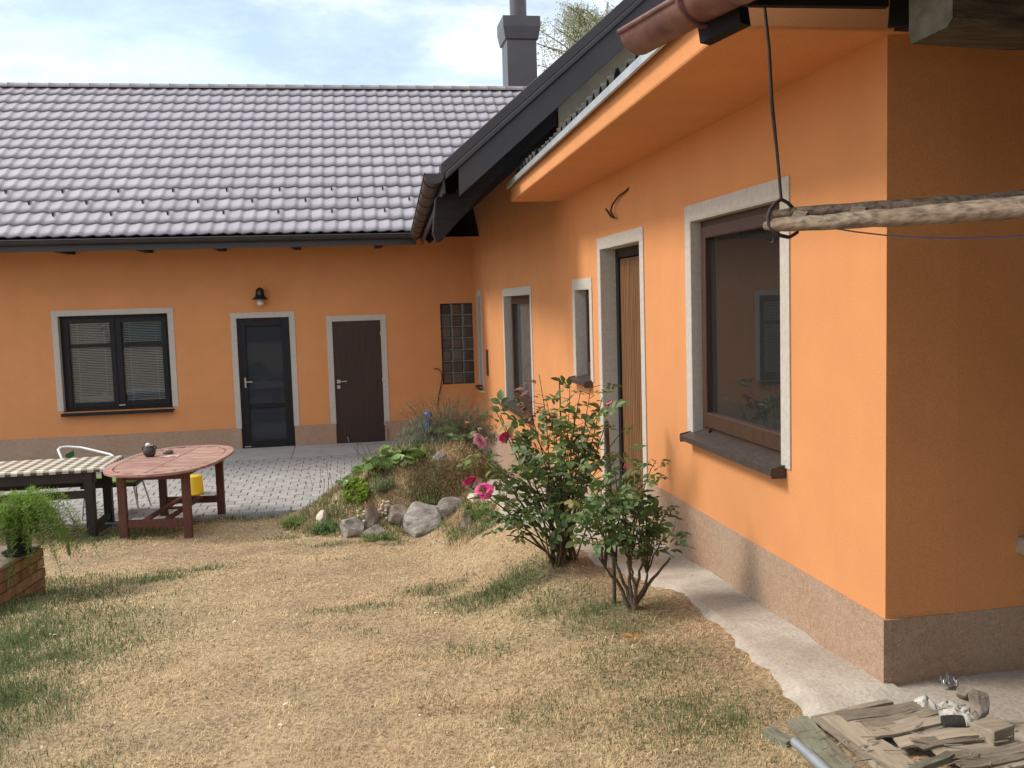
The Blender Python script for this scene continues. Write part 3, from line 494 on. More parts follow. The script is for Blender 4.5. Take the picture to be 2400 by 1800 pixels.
b = MB(); b.box(.47, .485, YA-.06, YA-.02, -.61, -.38); b.build('hook_back', mat['steel'], dw)

# glass block window
gw = put('window', None, None, houseA); gw['label'] = 'narrow window of three by seven dark ribbed glass blocks'
b = MB(); b.box(1.437, 1.98, YA+.06, YA+.10, .29, 1.635); b.build('joints', mat['blockjoint'], gw)
cw, ch = (1.98-1.437)/3, (1.635-.29)/7; gb2 = MB(); q = .010; x, z = cw/2-q, ch/2-q
gb2.add([(-x, .05, -z), (x, .05, -z), (x, .05, z), (-x, .05, z), (-x, 0, -z), (x, 0, -z), (x, 0, z), (-x, 0, z), (-x+.018, -.008, -z+.018), (x-.018, -.008, -z+.018), (x-.018, -.008, z-.018), (-x+.018, -.008, z-.018)],
        [(0, 1, 5, 4), (1, 2, 6, 5), (2, 3, 7, 6), (3, 0, 4, 7), (4, 5, 9, 8), (5, 6, 10, 9), (6, 7, 11, 10), (7, 4, 8, 11), (8, 9, 10, 11)])
bm_ = mesh_from('glass_block', gb2.v, gb2.f)
for i in range(3):
    for j in range(7): put('glass_block', bm_, mat['blockglass'], gw, (1.437+cw*(i+.5)+2, .052, .29+ch*(j+.5)+.61), rot=(rr.uniform(-.02, .02), 0, rr.uniform(-.02, .02)))

# roof of the back wing: pressed steel tiles
EY, EZ, RY, RZ = 14.80, 2.745, 19.02, 5.80
sl_len = math.hypot(RY-EY, RZ-EZ); PIT = math.atan2(RZ-EZ, RY-EY); RL = sl_len/15; TW = .2035
roofA = put('roof', None, None, houseA); O = origin_of(roofA)
b = MB(); b.add([(-9.6, EY+.04, EZ-.06), (6, EY+.04, EZ-.06), (6, RY, RZ-.06), (-9.6, RY, RZ-.06), (-9.6, 2*RY-EY, EZ-.06), (6, 2*RY-EY, EZ-.06)], [(0, 1, 2, 3), (3, 2, 5, 4)]); b.build('roof_deck', mat['darkmetal'], roofA, fix=False)
def tile_geom():
    n = 12; V = []; F = []
    def prof(u):                                           # wide pan rising to a crest, then a short steep fall
        if u < .70: t = u/.70; return .025*(t*t*(1.35-.35*t*t))
        t = (u-.70)/.30; return .025*(1-t*t*(3-2*t))
    for j, (s, lift) in enumerate(((0.0, .020), (RL*.5, .010), (RL+.02, -.002))):
        for i in range(n+1): u = i/n; V.append((u*TW, s, prof(u)+lift))
    for i in range(n+1): u = i/n; V.append((u*TW, .012, prof(u)-.004))
    k = n+1
    for r0 in (0, 1):
        for i in range(n): F.append((r0*k+i, r0*k+i+1, (r0+1)*k+i+1, (r0+1)*k+i))
    for i in range(n): F.append((3*k+i, 3*k+i+1, i+1, i))
    return V, F
tv, tf = tile_geom()
sm_flags = [True]*24+[False]*12
tme = mesh_from('tile', tv, tf, sm_flags)
cP, sP = math.cos(PIT), math.sin(PIT)
def roof_pt(x, s, n=0): return (x, EY+s*cP-n*sP, EZ+s*sP+n*cP)
def valley_x(s): return 1.0+max(0, (EZ+s*sP-2.72))/.85
tiles = []
for r_ in range(15):
    for c_ in range(80):
        x = -9.5+c_*TW
        if x < valley_x((r_+.7)*RL)+.15: tiles.append((x, r_))
def left_edge(r_): return -5.15-1.05*(r_/15)
vis_t = sorted([t for t in tiles if t[0] > left_edge(t[1])-.25], key=lambda t: t[1]); own = set(vis_t[:300]); rest = MB()
for t in tiles:
    if t in own:
        p = roof_pt(t[0], t[1]*RL); put('tile', tme, mat['rooftile'], roofA, (p[0]-O.x, p[1]-O.y, p[2]-O.z), rot=(PIT, 0, 0))
    else:
        n0 = len(rest.v); rest.v += [roof_pt(t[0]+v[0], t[1]*RL+v[1], v[2]) for v in tv]; rest.f += [tuple(i+n0 for i in f) for f in tf]; rest.s += sm_flags
tag(rest.build('tile_field', mat['rooftile'], roofA, fix=False), kind='stuff')
rc = MB(); n = 8                                           # ridge caps
for j, (yq, rq) in enumerate(((0, .105), (.335, .100), (.335, .108), (.355, .108))):
    for i in range(n+1):
        a = math.pi*(i/n); rc.v.append((yq, -math.cos(a)*rq, math.sin(a)*rq*.9))
k = n+1
for j in range(3):
    for i in range(n): rc.f.append((j*k+i, j*k+i+1, (j+1)*k+i+1, (j+1)*k+i)); rc.s.append(True)
rme = mesh_from('ridge_cap', rc.v, rc.f, rc.s)
for i in range(38): put('ridge_cap', rme, mat['ridge'], roofA, (-9.5+i*.352-O.x, RY-O.y, RZ-.01-O.z))
sg = MB(); sg.bar((0, .02, .034), (0, -.11, .036), .022, .004); sg.bar((0, -.105, .036), (0, -.112, .095), .022, .004, (0, 1, 0)); sg.bar((0, -.112, .092), (0, -.03, .04), .022, .003, (1, 0, 0)); sme = mesh_from('snow_guard', sg.v, sg.f)
for row, off in ((2, .6), (3, 2.6), (4, 1.0)):
    for i in range(20):
        x = -9.5+(i*4+round(off)+.5)*TW
        if left_edge(row)-.5 < x < valley_x(row*RL)-.1:
            p = roof_pt(x, row*RL-.04, .0); put('snow_guard', sme, mat['darkmetal'], roofA, (p[0]-O.x, p[1]-O.y, p[2]-O.z), rot=(PIT, 0, 0))
# gutter, fascia, rafter tails of the back wing
gA = put('gutter', None, None, houseA)
b = MB(); b.tube([(-9.6, 14.73, 2.70), (.98, 14.73, 2.71)], .066, 12, cap=False, arc=(math.pi/2, 3*math.pi/2), up=(0, 0, 1)); b.tube([(-9.6, 14.66, 2.70), (.98, 14.66, 2.71)], .008, 6); b.build('trough', mat['darkmetal'], gA)
b = MB(); b.box(-9.6, 1.02, 14.80, 14.83, 2.55, 2.73); b.build('fascia', mat['darkmetal'], gA)
for px in (128, 322, 505, 690, 889): 
    p = on_y(px, 574, 14.95); q = MB(); q.box(p.x-.055, p.x+.055, 14.84, 16.0, 2.56, 2.66); q.build('rafter_tail', mat['darkwood'], houseA)
b = MB(); b.add([(-9.5, 14.83, 2.66), (2.0, 14.83, 2.66), (2.0, YA+.02, 3.36), (-9.5, YA+.02, 3.36)], [(0, 1, 2, 3)]); b.build('eave_boards', mat['darkwood'], houseA, fix=False)

# steel clad chimney
ch = put('chimney', None, None, houseA); ch['label'] = 'grey steel clad chimney with stepped cap and round flue'
b = MB(); b.box(3.27, 3.87, 19.2, 19.85, 5.2, 6.95); b.build('shaft', mat['chimmetal'], ch, bevel=.01)
b = MB()
prof = [(0, 6.83), (.035, 6.85), (.075, 7.08), (.075, 7.28), (.0, 7.30)]
for (e0, z0), (e1, z1) in zip(prof[:-1], prof[1:]):
    v = []
    for e, z in ((e0, z0), (e1, z1)): v += [(3.27-e, 19.2-e, z), (3.87+e, 19.2-e, z), (3.87+e, 19.85+e, z), (3.27-e, 19.85+e, z)]
    b.add(v, [(i, (i+1) % 4, (i+1) % 4+4, i+4) for i in range(4)])
b.add([(3.27, 19.2, 7.30), (3.87, 19.2, 7.30), (3.87, 19.85, 7.30), (3.27, 19.85, 7.30)], [(0, 1, 2, 3)]); b.build('cap', mat['chimmetal'], ch)
b = MB(); b.tube([(3.57, 19.5, 7.25), (3.57, 19.5, 8.6)], .17, 24); b.build('flue', mat['chimmetal'], ch)

# ------------------------------------------------------------------ the right wing
HB = [(4.237, 5.446, .80, 2.07), (6.46, 7.54, -.3, 2.03), (7.92, 8.46, .925, 1.72), (10.68, 12.57, .29, 1.71), (14.93, 15.25, .30, 1.74)]
houseB = thing('house', (XB, 9, 0), 'orange right wing with concrete canopy, dark gable roof and grey-beige window surrounds', 'house')
b = MB()
for c in wall_cells(3.345, YA, -.9, 2.565, HB): b.box(XB, XB+.30, c[0], c[1], c[2], c[3])
for c in wall_cells(8.99, YA, 2.565, 3.46, []): b.box(XB, XB+.30, c[0], c[1], c[2], c[3])
# front end wall beside the corner, turned a few degrees
b.add([(XB+.30, 3.345, -.2), (7.0, 3.56, -.2), (7.0, 3.56, 2.75), (XB+.30, 3.345, 2.75), (XB+.30, 3.645, -.2), (7.0, 3.86, -.2), (7.0, 3.86, 2.75), (XB+.30, 3.645, 2.75)], [(0, 1, 2, 3), (4, 7, 6, 5), (3, 2, 6, 7), (1, 5, 6, 2)])
b.box(7.0, 7.3, 3.56, YA, -.5, 3.4)
b.build('wall', mat['orange'], houseB)
b = MB(); b.box(XB-.016, XB+.02, 3.329, 6.36, -.2, .347)
b.add([(XB+.021, 3.3305, -.2), (7.0, 3.545, -.2), (7.0, 3.545, .345), (XB+.021, 3.3305, .345), (XB+.021, 3.36, .345), (7.0, 3.57, .345)], [(0, 1, 2, 3), (3, 2, 5, 4)])
b.add([(XB-.016, 7.64, -.6), (XB-.016, YA-.017, -.9), (XB-.016, YA-.017, -.36), (XB-.016, 7.64, .045), (XB+.02, 7.64, -.6), (XB+.02, YA-.017, -.9), (XB+.02, YA-.017, -.36), (XB+.02, 7.64, .045)], [(0, 1, 2, 3), (3, 2, 6, 7), (0, 3, 7, 4), (1, 5, 6, 2)])
b.build('plinth', mat['plinth'], houseB)
def frame_b(b, y0, y1, z0, z1, w, d0, d1, wb=None):
    wb = wb or w
    b.box(XB+d0, XB+d1, y0, y0+w, z0, z1); b.box(XB+d0, XB+d1, y1-w, y1, z0, z1); b.box(XB+d0, XB+d1, y0+w, y1-w, z1-w, z1); b.box(XB+d0, XB+d1, y0+w, y1-w, z0, z0+wb)
def sill_b(parent, y0, y1, z, out=.075, d=.12):
    b = MB(); e = .035
    b.add([(XB+d, y0-e, z+.05), (XB+d, y1+e, z+.05), (XB-out, y1+e, z+.012), (XB-out, y0-e, z+.012)], [(0, 1, 2, 3)])
    b.box(XB-out-.003, XB-out, y0-e, y1+e, z-.018, z+.014)
    for y in (y0-e, y1+e): b.add([(XB-out, y-.003, z-.03), (XB+.0, y-.003, z-.03), (XB+.0, y-.003, z+.035), (XB-out, y-.003, z+.02), (XB-out, y+.003, z-.03), (XB+.0, y+.003, z-.03), (XB+.0, y+.003, z+.035), (XB-out, y+.003, z+.02)], [(0, 1, 2, 3), (7, 6, 5, 4), (3, 2, 6, 7), (0, 3, 7, 4)])
    b.build('sill', mat['sillmetal'], parent, fix=False)
LAB = ['large brown window nearest the corner with one wide pane', None, 'small deep window beside the wooden slatted door', 'tall brown window with frosted net curtain', 'narrow slot window nearest the inner corner']
for i, (y0, y1, z0, z1) in enumerate(HB):
    if i == 1: continue
    w = put('window', None, None, houseB); w['label'] = LAB[i]; sh = -.045 if i == 0 else 0
    trim_frame('surround', w, 'B', y0, y1, z0, z1, .09, .125+sh, False, mat['trim'])
    b = MB(); frame_b(b, y0+.008, y1-.008, z0+.01, z1-.008, .05, .10+sh, .175+sh); b.build('frame', mat['brownframe'], w, bevel=.004)
    e = .042; b = MB(); frame_b(b, y0+e, y1-e, z0+.05, z1-e, .07 if y1-y0 > .6 else .045, .085+sh, .15+sh, .09); b.build('sash', mat['brownframe'], w, bevel=.006)
    g = MB(); g.add([(XB+.12+sh, y0+.09, z0+.1), (XB+.12+sh, y1-.09, z0+.1), (XB+.12+sh, y1-.09, z1-.09), (XB+.12+sh, y0+.09, z1-.09)], [(0, 3, 2, 1)]); g.build('pane', mat['glass'], w, fix=False)
    if i == 0:
        b = MB(); b.tube([(XB+.083+sh, y1-.14, z0+.035), (XB+.105+sh, y1-.14, z0+.035)], .012, 8); b.build('drain_cap', mat['brownframe'], w)
    if i == 3:
        c = MB(); V = []
        for k in range(40):
            y = y0+.1+(y1-y0-.2)*k/39; d = .20+.012*math.sin(k*1.3)
            V += [(XB+d, y, z0+.11), (XB+d, y, z1-.1)]
        c.add(V, [(2*k, 2*k+2, 2*k+3, 2*k+1) for k in range(39)], True); c.build('net_curtain', mat['curtain'], w, fix=False)
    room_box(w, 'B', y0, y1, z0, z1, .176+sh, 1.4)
    sill_b(w, y0, y1, z0-.02, d=.12+sh)
# ribbed wooden door in its deep opening
y0, y1, z0, z1 = HB[1]
d = put('door', None, None, houseB); d['label'] = 'varnished pine door of narrow vertical ribs in a deep opening'
trim_frame('surround', d, 'B', y0, y1, -.2, z1, .085, .13, True, mat['trim'])
b = MB(); b.box(XB+.12, XB+.22, y1-.075, y1-.007, -.3, z1-.007); b.box(XB+.12, XB+.22, y0+.007, y0+.075, -.3, z1-.007); b.box(XB+.12, XB+.22, y0+.075, y1-.075, z1-.08, z1-.007); b.build('frame', mat['blackframe'], d, bevel=.004)
n = 20; sw = (y1-y0-.15)/n
ribm = MB(); ribm.prism([(-sw/2+.006, 0), (-sw/2+.009, -.020), (-sw*.20, -.028), (sw*.20, -.028), (sw/2-.009, -.020), (sw/2-.006, 0)], 'z', -.12, z1-.09); 
rib = mesh_from('slat', [(p[1], p[0], p[2]) for p in ribm.v], ribm.f); bmm = bmesh.new(); bmm.from_mesh(rib); bmesh.ops.recalc_face_normals(bmm, faces=bmm.faces); bmm.to_mesh(rib); bmm.free()
for k in range(n): put('slat', rib, mat['ribwood'], d, (.165, y0+.075+sw*(k+.5)-9, 0))
b = MB(); b.box(XB+.165, XB+.20, y0+.075, y1-.075, -.13, z1-.085); b.build('leaf', mat['brownframe'], d)
b = MB(); b.box(XB+.135, XB+.145, y0+.11, y0+.14, .85, 1.05); b.tube([(XB+.14, y0+.125, .98), (XB+.10, y0+.125, .98), (XB+.10, y0+.22, .98)], .008, 8); b.build('handle', mat['steel'], d)
b = MB(); b.box(XB-.05, XB+.2, y0, y1, -.35, -.12); b.build('threshold', mat['concrete'], d)
b = MB(); b.box(XB-.006, XB+.01, 14.24, 14.44, .52, .92); b.box(XB-.012, XB-.004, 14.26, 14.42, .54, .90); b.build('meter_cover', mat['sillmetal'], houseB)

# concrete canopy over the near part, its zinc edge and the corrugated sheets on it
cx = lambda y: 1.365+(y-3.33)*.0282
can = put('canopy', None, None, houseB)
b = MB(); Z0, Z1 = 2.565, 2.715
q = [(cx(3.30), 3.30), (cx(8.98), 8.98), (XB-.0, 8.98), (XB-.0, 3.30)]
b.add([(*p, Z0) for p in q]+[(*p, Z1) for p in q], [(0, 1, 2, 3), (7, 6, 5, 4), (0, 4, 5, 1), (1, 5, 6, 2), (3, 7, 4, 0)]); b.add([(XB, 3.30, Z0+.001), (6.9, 3.5, Z0+.001), (6.9, 8.98, Z0+.001), (XB, 8.98, Z0+.001)], [(0, 1, 2, 3)]); b.build('slab', mat['orange'], can, bevel=.012)
b = MB(); e = .045
b.add([(cx(3.3)-e, 3.28, Z1+.012), (cx(9)-e, 8.98, Z1+.012), (cx(9)+.12, 8.98, Z1+.022), (cx(3.3)+.12, 3.28, Z1+.022), (cx(3.3)-e, 3.28, Z1-.03), (cx(9)-e, 8.98, Z1-.03), (cx(3.3)-e+.012, 3.28, Z1-.034), (cx(9)-e+.012, 8.98, Z1-.034)], [(0, 1, 2, 3), (4, 5, 1, 0), (6, 7, 5, 4)]); b.build('zinc_edge', mat['zinc'], can, fix=False)
WL = .177
def corr_sheet(k):
    ya, n = 3.32+k*WL*5, 40; V = []; F = []
    for i in range(n+1):
        y = ya+WL*5*i/n+.0; h = .046*math.cos(2*math.pi*(y-3.32)/WL); x0 = cx(y)+.05+.012*math.sin(k*2.1)
        zz = Z1+.098+.003*(k % 2)
        V += [(x0, y, zz+h), (x0, y, zz+h-.012), (x0+3.2, y, zz+h+.62)]
    for i in range(n): F += [(3*i, 3*i+3, 3*i+5, 3*i+2), (3*i+1, 3*i+4, 3*i+3, 3*i)]
    return V, F
for k in range(7):
    V, F = corr_sheet(k); 
    if k == 6: V = [(p[0], min(p[1], 8.97), p[2]) for p in V]
    b = MB(); b.add(V, F, True); b.build('corrugated_sheet', mat['etern'], can, fix=False)
b = MB(); b.add([(cx(3.32)+.09, 3.32, Z1+.001), (cx(8.97)+.09, 8.97, Z1+.001), (cx(8.97)+.09, 8.97, Z1+.06), (cx(3.32)+.09, 3.32, Z1+.06)], [(0, 1, 2, 3)]); b.build('gap_shade_strip', mat['deck'], can, fix=False)  # black strip painting the shade in the gaps under the sheets

# gable wall, roof, verge and gutter of the right wing's main part
def T(x): return 2.80+(x-.83)*.85
b = MB(); b.add([(XB+.003, 8.986, 2.6), (10.4, 8.986, 2.6), (10.4, 8.986, T(2.0)), (6.2, 8.986, T(6.2)-.12), (XB+.003, 8.986, T(XB)-.12)], [(0, 1, 2, 3, 4)]); b.build('gable_wall', mat['beige'], houseB, fix=False)
roofB = put('roof', None, None, houseB)
ex = lambda y: .80+(y-8.5)*.040                            # the eave runs slightly out of square
b = MB(); th = .10
top = [(ex(8.55), 8.55), (ex(14.8), 14.8), (4.55, 19.0), (6.2, 19.0), (6.2, 8.55)]
b.add([(x, y, T(x)) for x, y in top]+[(x, y, T(x)-th) for x, y in top], [(0, 1, 2, 3, 4), (9, 8, 7, 6, 5), (0, 5, 6, 1), (4, 9, 5, 0)])
b.add([(6.2, 8.55, T(6.2)), (6.2, 19, T(6.2)), (11.5, 19, 2.8), (11.5, 8.55, 2.8)], [(0, 1, 2, 3)]); b.build('roof_deck', mat['darkmetal'], roofB)
b = MB(); V = [(ex(8.95)+.10, 8.92), (ex(14.8)+.10, 14.8), (XB+.02, 14.8), (XB+.02, 8.92)]; b.add([(x, y, T(x)-.50) for x, y in V], [(0, 1, 2, 3)]); 
b.add([(ex(8.92)+.10, 8.92, T(ex(8.92)+.1)-.50), (XB-.03, 8.92, T(XB-.03)-.50), (XB-.03, 8.92, T(XB-.03)-.1), (ex(8.92)+.10, 8.92, T(ex(8.92)+.1)-.1)], [(0, 1, 2, 3)]); b.build('eave_boards', mat['darkwood'], houseB, fix=False)
for k in range(7):
    y = 9.15+k*.92; x0 = ex(y)+.04; b = MB(); b.bar((x0+.06, y, T(x0+.06)-.44), (XB+.1, y, T(XB+.1)-.44), .10, .20); b.build('rafter', mat['darkwood'], houseB)
# verge: cap flashing, rib and fascia along the rake
def rake(y0, y1, n0, n1, x0=.80, x1=6.2):                  # n measured vertically from the roof plane
    b = MB(); return b.add([(x0, y0, T(x0)+n0), (x1, y0, T(x1)+n0), (x1, y0, T(x1)+n1), (x0, y0, T(x0)+n1), (x0, y1, T(x0)+n0), (x1, y1, T(x1)+n0), (x1, y1, T(x1)+n1), (x0, y1, T(x0)+n1)],
                          [(0, 1, 2, 3), (7, 6, 5, 4), (3, 2, 6, 7), (4, 5, 1, 0), (0, 3, 7, 4), (1, 5, 6, 2)])
rake(8.47, 8.62, -.055, .055, .82).build('verge_flashing', mat['darkmetal'], roofB, bevel=.008)
rake(8.445, 8.475, -.115, -.055, .86).build('verge_rib', mat['darkmetal'], roofB, bevel=.01)
rake(8.50, 8.53, -.36, -.115, .98).build('fascia_board', mat['darkmetal'], roofB, bevel=.004)
rake(8.53, 8.98, -.30, -.28, .98).build('verge_soffit', mat['darkwood'], roofB)
b = MB(); b.prism([(.80, 2.60), (.765, 2.28), (.79, 2.20), (.84, 2.20), (1.145, 2.53), (1.43, 2.84), (1.79, 3.20), (1.98, 3.40), (1.98, T(1.98)-.29), (1.0, T(1.0)-.29)], 'y', 8.86, 8.97); b.build('verge_rafter', mat['darkwood'], roofB, bevel=.01)
gB = put('gutter', None, None, houseB); p0, p1 = Vector((ex(8.5)-.035, 8.47, 2.765)), Vector((ex(14.8)-.035, 14.78, 2.70))
b = MB(); b.tube([p0, p1], .085, 14, cap=False, arc=(math.pi/2, 3*math.pi/2), up=(0, 0, 1)); b.tube([p0+Vector((-.085, 0, 0)), p1+Vector((-.085, 0, 0))], .009, 6)
b.build('trough', mat['sillmetal'], gB)
b = MB(); n = 12; b.add([p0]+[p0+Vector((math.cos(math.pi+math.pi*i/n)*.088, -.003, math.sin(math.pi+math.pi*i/n)*.088)) for i in range(n+1)], [tuple(range(n+2))]); b.build('end_cap', mat['darkmetal'], gB)
for k in range(8):
    p = p0.lerp(p1, (k+.35)/8); b = MB(); b.tube([p+Vector((math.cos(math.pi+math.pi*i/10)*.09, 0, math.sin(math.pi+math.pi*i/10)*.09)) for i in range(11)], .007, 6); b.build('bracket', mat['darkmetal'], gB)
b = MB(); b.bar((ex(8.5)+.05, 8.55, 2.70), (ex(14.8)+.05, 14.8, 2.64), .025, .20); b.build('fascia', mat['darkmetal'], houseB)

# ------------------------------------------------------------------ the lean-to above the camera's right side
shed = thing('lean_to', (2.2, 1.5, .08), 'dark timber lean-to roof with red gutter and hewn beam at top right', 'lean-to')
gdir = Vector((.198, -.980, 0)); gside = Vector((.980, .198, 0))         # the eave line runs towards the camera and a little to the right
g0 = at(1497, 78, 3.30); 
def S(a, s, z): return g0+gdir*a+gside*s+Vector((0, 0, z))
gu = put('gutter', None, None, shed)
seg = [(0, .62), (.60, 2.2), (2.15, 5.2)]
for i, (a0, a1) in enumerate(seg):
    b = MB(); r_ = .074+.004*(i % 2); path = [S(a0, 0, -.004*a0), S((a0+a1)/2, 0, -.004*a0), S(a1, 0, -.004*a1)]
    b.tube(path, r_, 16, cap=False, arc=(math.pi/2, 3*math.pi/2), up=(0, 0, 1)); b.tube([p-gside*r_ for p in path], .010, 8)
    o = b.build('trough', mat['redgut'], gu); m = o.modifiers.new('solid', 'SOLIDIFY'); m.thickness = .0025
for a in (.40, 1.2, 2.1):
    b = MB(); c = S(a, 0, 0); b.tube([c-gside*.088+Vector((0, 0, .012))]+[c+gside*(math.cos(math.pi+math.pi*i/12)*.086)+Vector((0, 0, math.sin(math.pi+math.pi*i/12)*.086)) for i in range(13)]+[c+gside*.14+Vector((0, 0, .06))], .0075, 6); b.build('bracket', mat['redgut'], gu)
# roof boards, rafters, hewn beam, posts
b = MB(); b.add([S(.28, .02, .10), S(6.5, .02, .10), S(6.5, 4.2, 1.25), S(.28, 4.2, 1.25), S(.28, .02, .15), S(6.5, .02, .15), S(6.5, 4.2, 1.30), S(.28, 4.2, 1.30)], [(0, 1, 2, 3), (4, 7, 6, 5), (0, 4, 5, 1), (1, 5, 6, 2), (2, 6, 7, 3), (3, 7, 4, 0)]); b.build('roof_deck', mat['deck'], shed)
for a in (.36, 1.25, 2.15, 3.05, 4.0):
    b = MB(); b.bar(S(a, .06, .045), S(a, 4.1, 1.16), .09, .12); b.build('rafter', mat['deck'], shed)
b = MB(); b.bar(at(1730, -6, 3.12), at(2080, -2, 3.12), .03, .055); b.bar(at(2084, 22, 3.22), at(2420, 10, 3.10), .03, .115); b.build('verge_board_gap_shade', mat['deck'], shed)  # verge board, then a black bar painting the dark gap beside the beam
b = MB(); b.bar(at(1650, 84, 2.98), at(1745, 36, 2.86), .05, .055); b.build('rafter_tail', mat['deck'], shed)
bp = [at(2150, 30, 2.55), at(2420, 48, 2.55)]
p = at(2180, -14, 2.50); ax = Vector((.985, .10, -.01)).normalized(); ay = Vector((-.10, .985, 0)).normalized(); az = ax.cross(ay)
V = []; rb = random.Random(3); n = 16; hw, hh = .085, .105
ringp = [(-1, -.82), (-.8, -1), (.8, -1), (1, -.8), (1, .8), (.85, 1), (-.85, 1), (-1, .85)]
for i in range(n):
    s_ = i*.16; 
    for u, v in ringp: V.append(p+ax*s_+ay*(u*hw+rb.uniform(-.006, .006))+az*(v*hh+rb.uniform(-.006, .006)))
k = len(ringp); b = MB(); b.add(V, [(i*k+j, i*k+(j+1) % k, (i+1)*k+(j+1) % k, (i+1)*k+j) for i in range(n-1) for j in range(k)]); bo = b.build('hewn_beam', mat['beam'], shed)
b = MB(); b.add([Vector(v)-ax*.002 for v in V[:k]], [tuple(range(k))]); b.build('beam_end', mat['beamend'], shed)
wl_ = MB(); q0_, q1_ = Vector((2.80, 3.36, 0)), Vector((3.75, -2.0, 0))
for k in range(22):
    a0_, a1_ = q0_.lerp(q1_, k/22), q0_.lerp(q1_, (k+.96)/22); w_ = MB(); w_.bar(a0_+Vector((0, 0, 1.5)), a1_+Vector((0, 0, 1.5)), .025, 2.9); w_.build('added_side_board', mat['beam'], shed)  # unseen boards, added to block sky light from the end wall
w_ = MB(); w_.box(1.6, 3.8, -2.05, -2.0, .05, 2.9); w_.build('added_back_boarding', mat['beam'], shed)  # unseen rear wall, added to keep the end wall dark
for a, s_ in ((5.3, .35), (5.3, 2.6)):
    q = S(a, s_, 0); b = MB(); b.box(q.x-.07, q.x+.07, q.y-.07, q.y+.07, .05, 2.55+s_*.26); b.build('post', mat['beam'], shed)

# hanging log ladder with its iron hook
pA, pB = at(1795, 530, 3.20), at(2420, 486, 2.35); ext = (pB-pA)
lad = thing('log_ladder', (pA.x, pA.y, pA.z), 'weathered log ladder hung level from the lean-to by an iron hook', 'ladder')
def log_path(p, q, n, seed, wob):
    rg = random.Random(seed); return [p.lerp(q, i/(n-1))+Vector((rg.uniform(-wob, wob), 0, rg.uniform(-wob, wob))) for i in range(n)]
pe = pA+ext*2.4
rg = random.Random(8); P1 = log_path(pA, pe, 46, 5, .0022); b = MB(); b.tube(P1, [.014]+[.0228+.017*(i/45)+rg.uniform(-.0009, .0009) for i in range(44)]+[.03], 18); lo = b.build('pole', mat['log'], lad)
qA, qB = at(1815, 502, 3.27), at(2400, 464, 2.62); qe = qA+(qB-qA)*2.3
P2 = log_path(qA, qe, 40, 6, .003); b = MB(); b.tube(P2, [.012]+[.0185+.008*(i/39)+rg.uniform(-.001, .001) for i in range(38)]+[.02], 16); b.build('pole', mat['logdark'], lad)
for k in range(9):
    a = .06+.11*k; c1, c2 = pA.lerp(pe, a), qA.lerp(qe, a); b = MB(); b.bar(c1, c2, .045, .02); b.build('rung', mat['log'], lad)
b = MB(); bolt = pA.lerp(pe, .016); b.tube([bolt+Vector((0, 0, -.04)), bolt+Vector((0, 0, -.056))], .004, 6); b.tube([bolt+Vector((0, 0, -.052)), bolt+Vector((0, 0, -.057))], .010, 8); b.build('bolt', mat['rust'], lad)
hk0, hk1 = at(1786, -40, 3.16), at(1831, 467, 3.20)
hook = thing('iron_hook', tuple(hk1), 'thin rusty iron hanger rod ending in a loop round the ladder', 'hook')
b = MB(); b.tube([hk0, hk0.lerp(hk1, .3)+RIGHT*.004, hk0.lerp(hk1, .55)-RIGHT*.003, hk0.lerp(hk1, .8), hk1], [.0055, .006, .0068, .0055, .0055], 8); b.build('rod', mat['rust'], hook)
def px_path(pts, d): return [at(x, y, d+dd) for x, y, dd in pts]
b = MB(); b.tube(px_path([(1831, 467, 0), (1818, 475, -.01), (1806, 490, -.025), (1800, 508, -.035), (1802, 527, -.04), (1812, 542, -.045), (1830, 552, -.04), (1848, 556, 0)], 3.2), .0065, 8)
b.tube(px_path([(1831, 467, 0), (1846, 475, .01), (1860, 489, .02), (1868, 505, .03), (1872, 522, .04), (1868, 545, .06), (1850, 556, .02)], 3.2), .0065, 8); b.build('loop', mat['rust'], hook)
cl = MB(); cl.tube(px_path([(1905, 527, 3.08), (1945, 534, 3.0), (2010, 544, 2.9), (2080, 552, 2.8), (2160, 557, 2.7), (2260, 558.5, 2.58), (2400, 553, 2.42), (2600, 540, 2.2)], 0), .0022, 6)
tag(cl.build('clothesline', mat['wire'], origin=at(2080, 552, 2.8)), 'thin violet washing line sagging below the log ladder', 'clothesline')
cl = MB(); cl.tube(px_path([(1935, 482, 3.16), (1965, 486, 3.1), (2030, 490, 3.0), (2085, 491, 2.93)], 0), .0022, 6)
tag(cl.build('clothesline', mat['wire'], origin=at(2000, 488, 3.05)), 'short pale washing line lying along the rear ladder pole', 'clothesline')
sb = MB(); sb.box(on_y(2384, 1275, 3.35).x, on_y(2384, 1275, 3.35).x+.09, 3.28, 3.37, on_y(2384, 1298, 3.35).z, on_y(2384, 1258, 3.35).z); 
tag(sb.build('socket_box', mat['capstone'], origin=on_y(2390, 1275, 3.35), bevel=.01), 'small grey socket box on the shaded end wall', 'socket box')

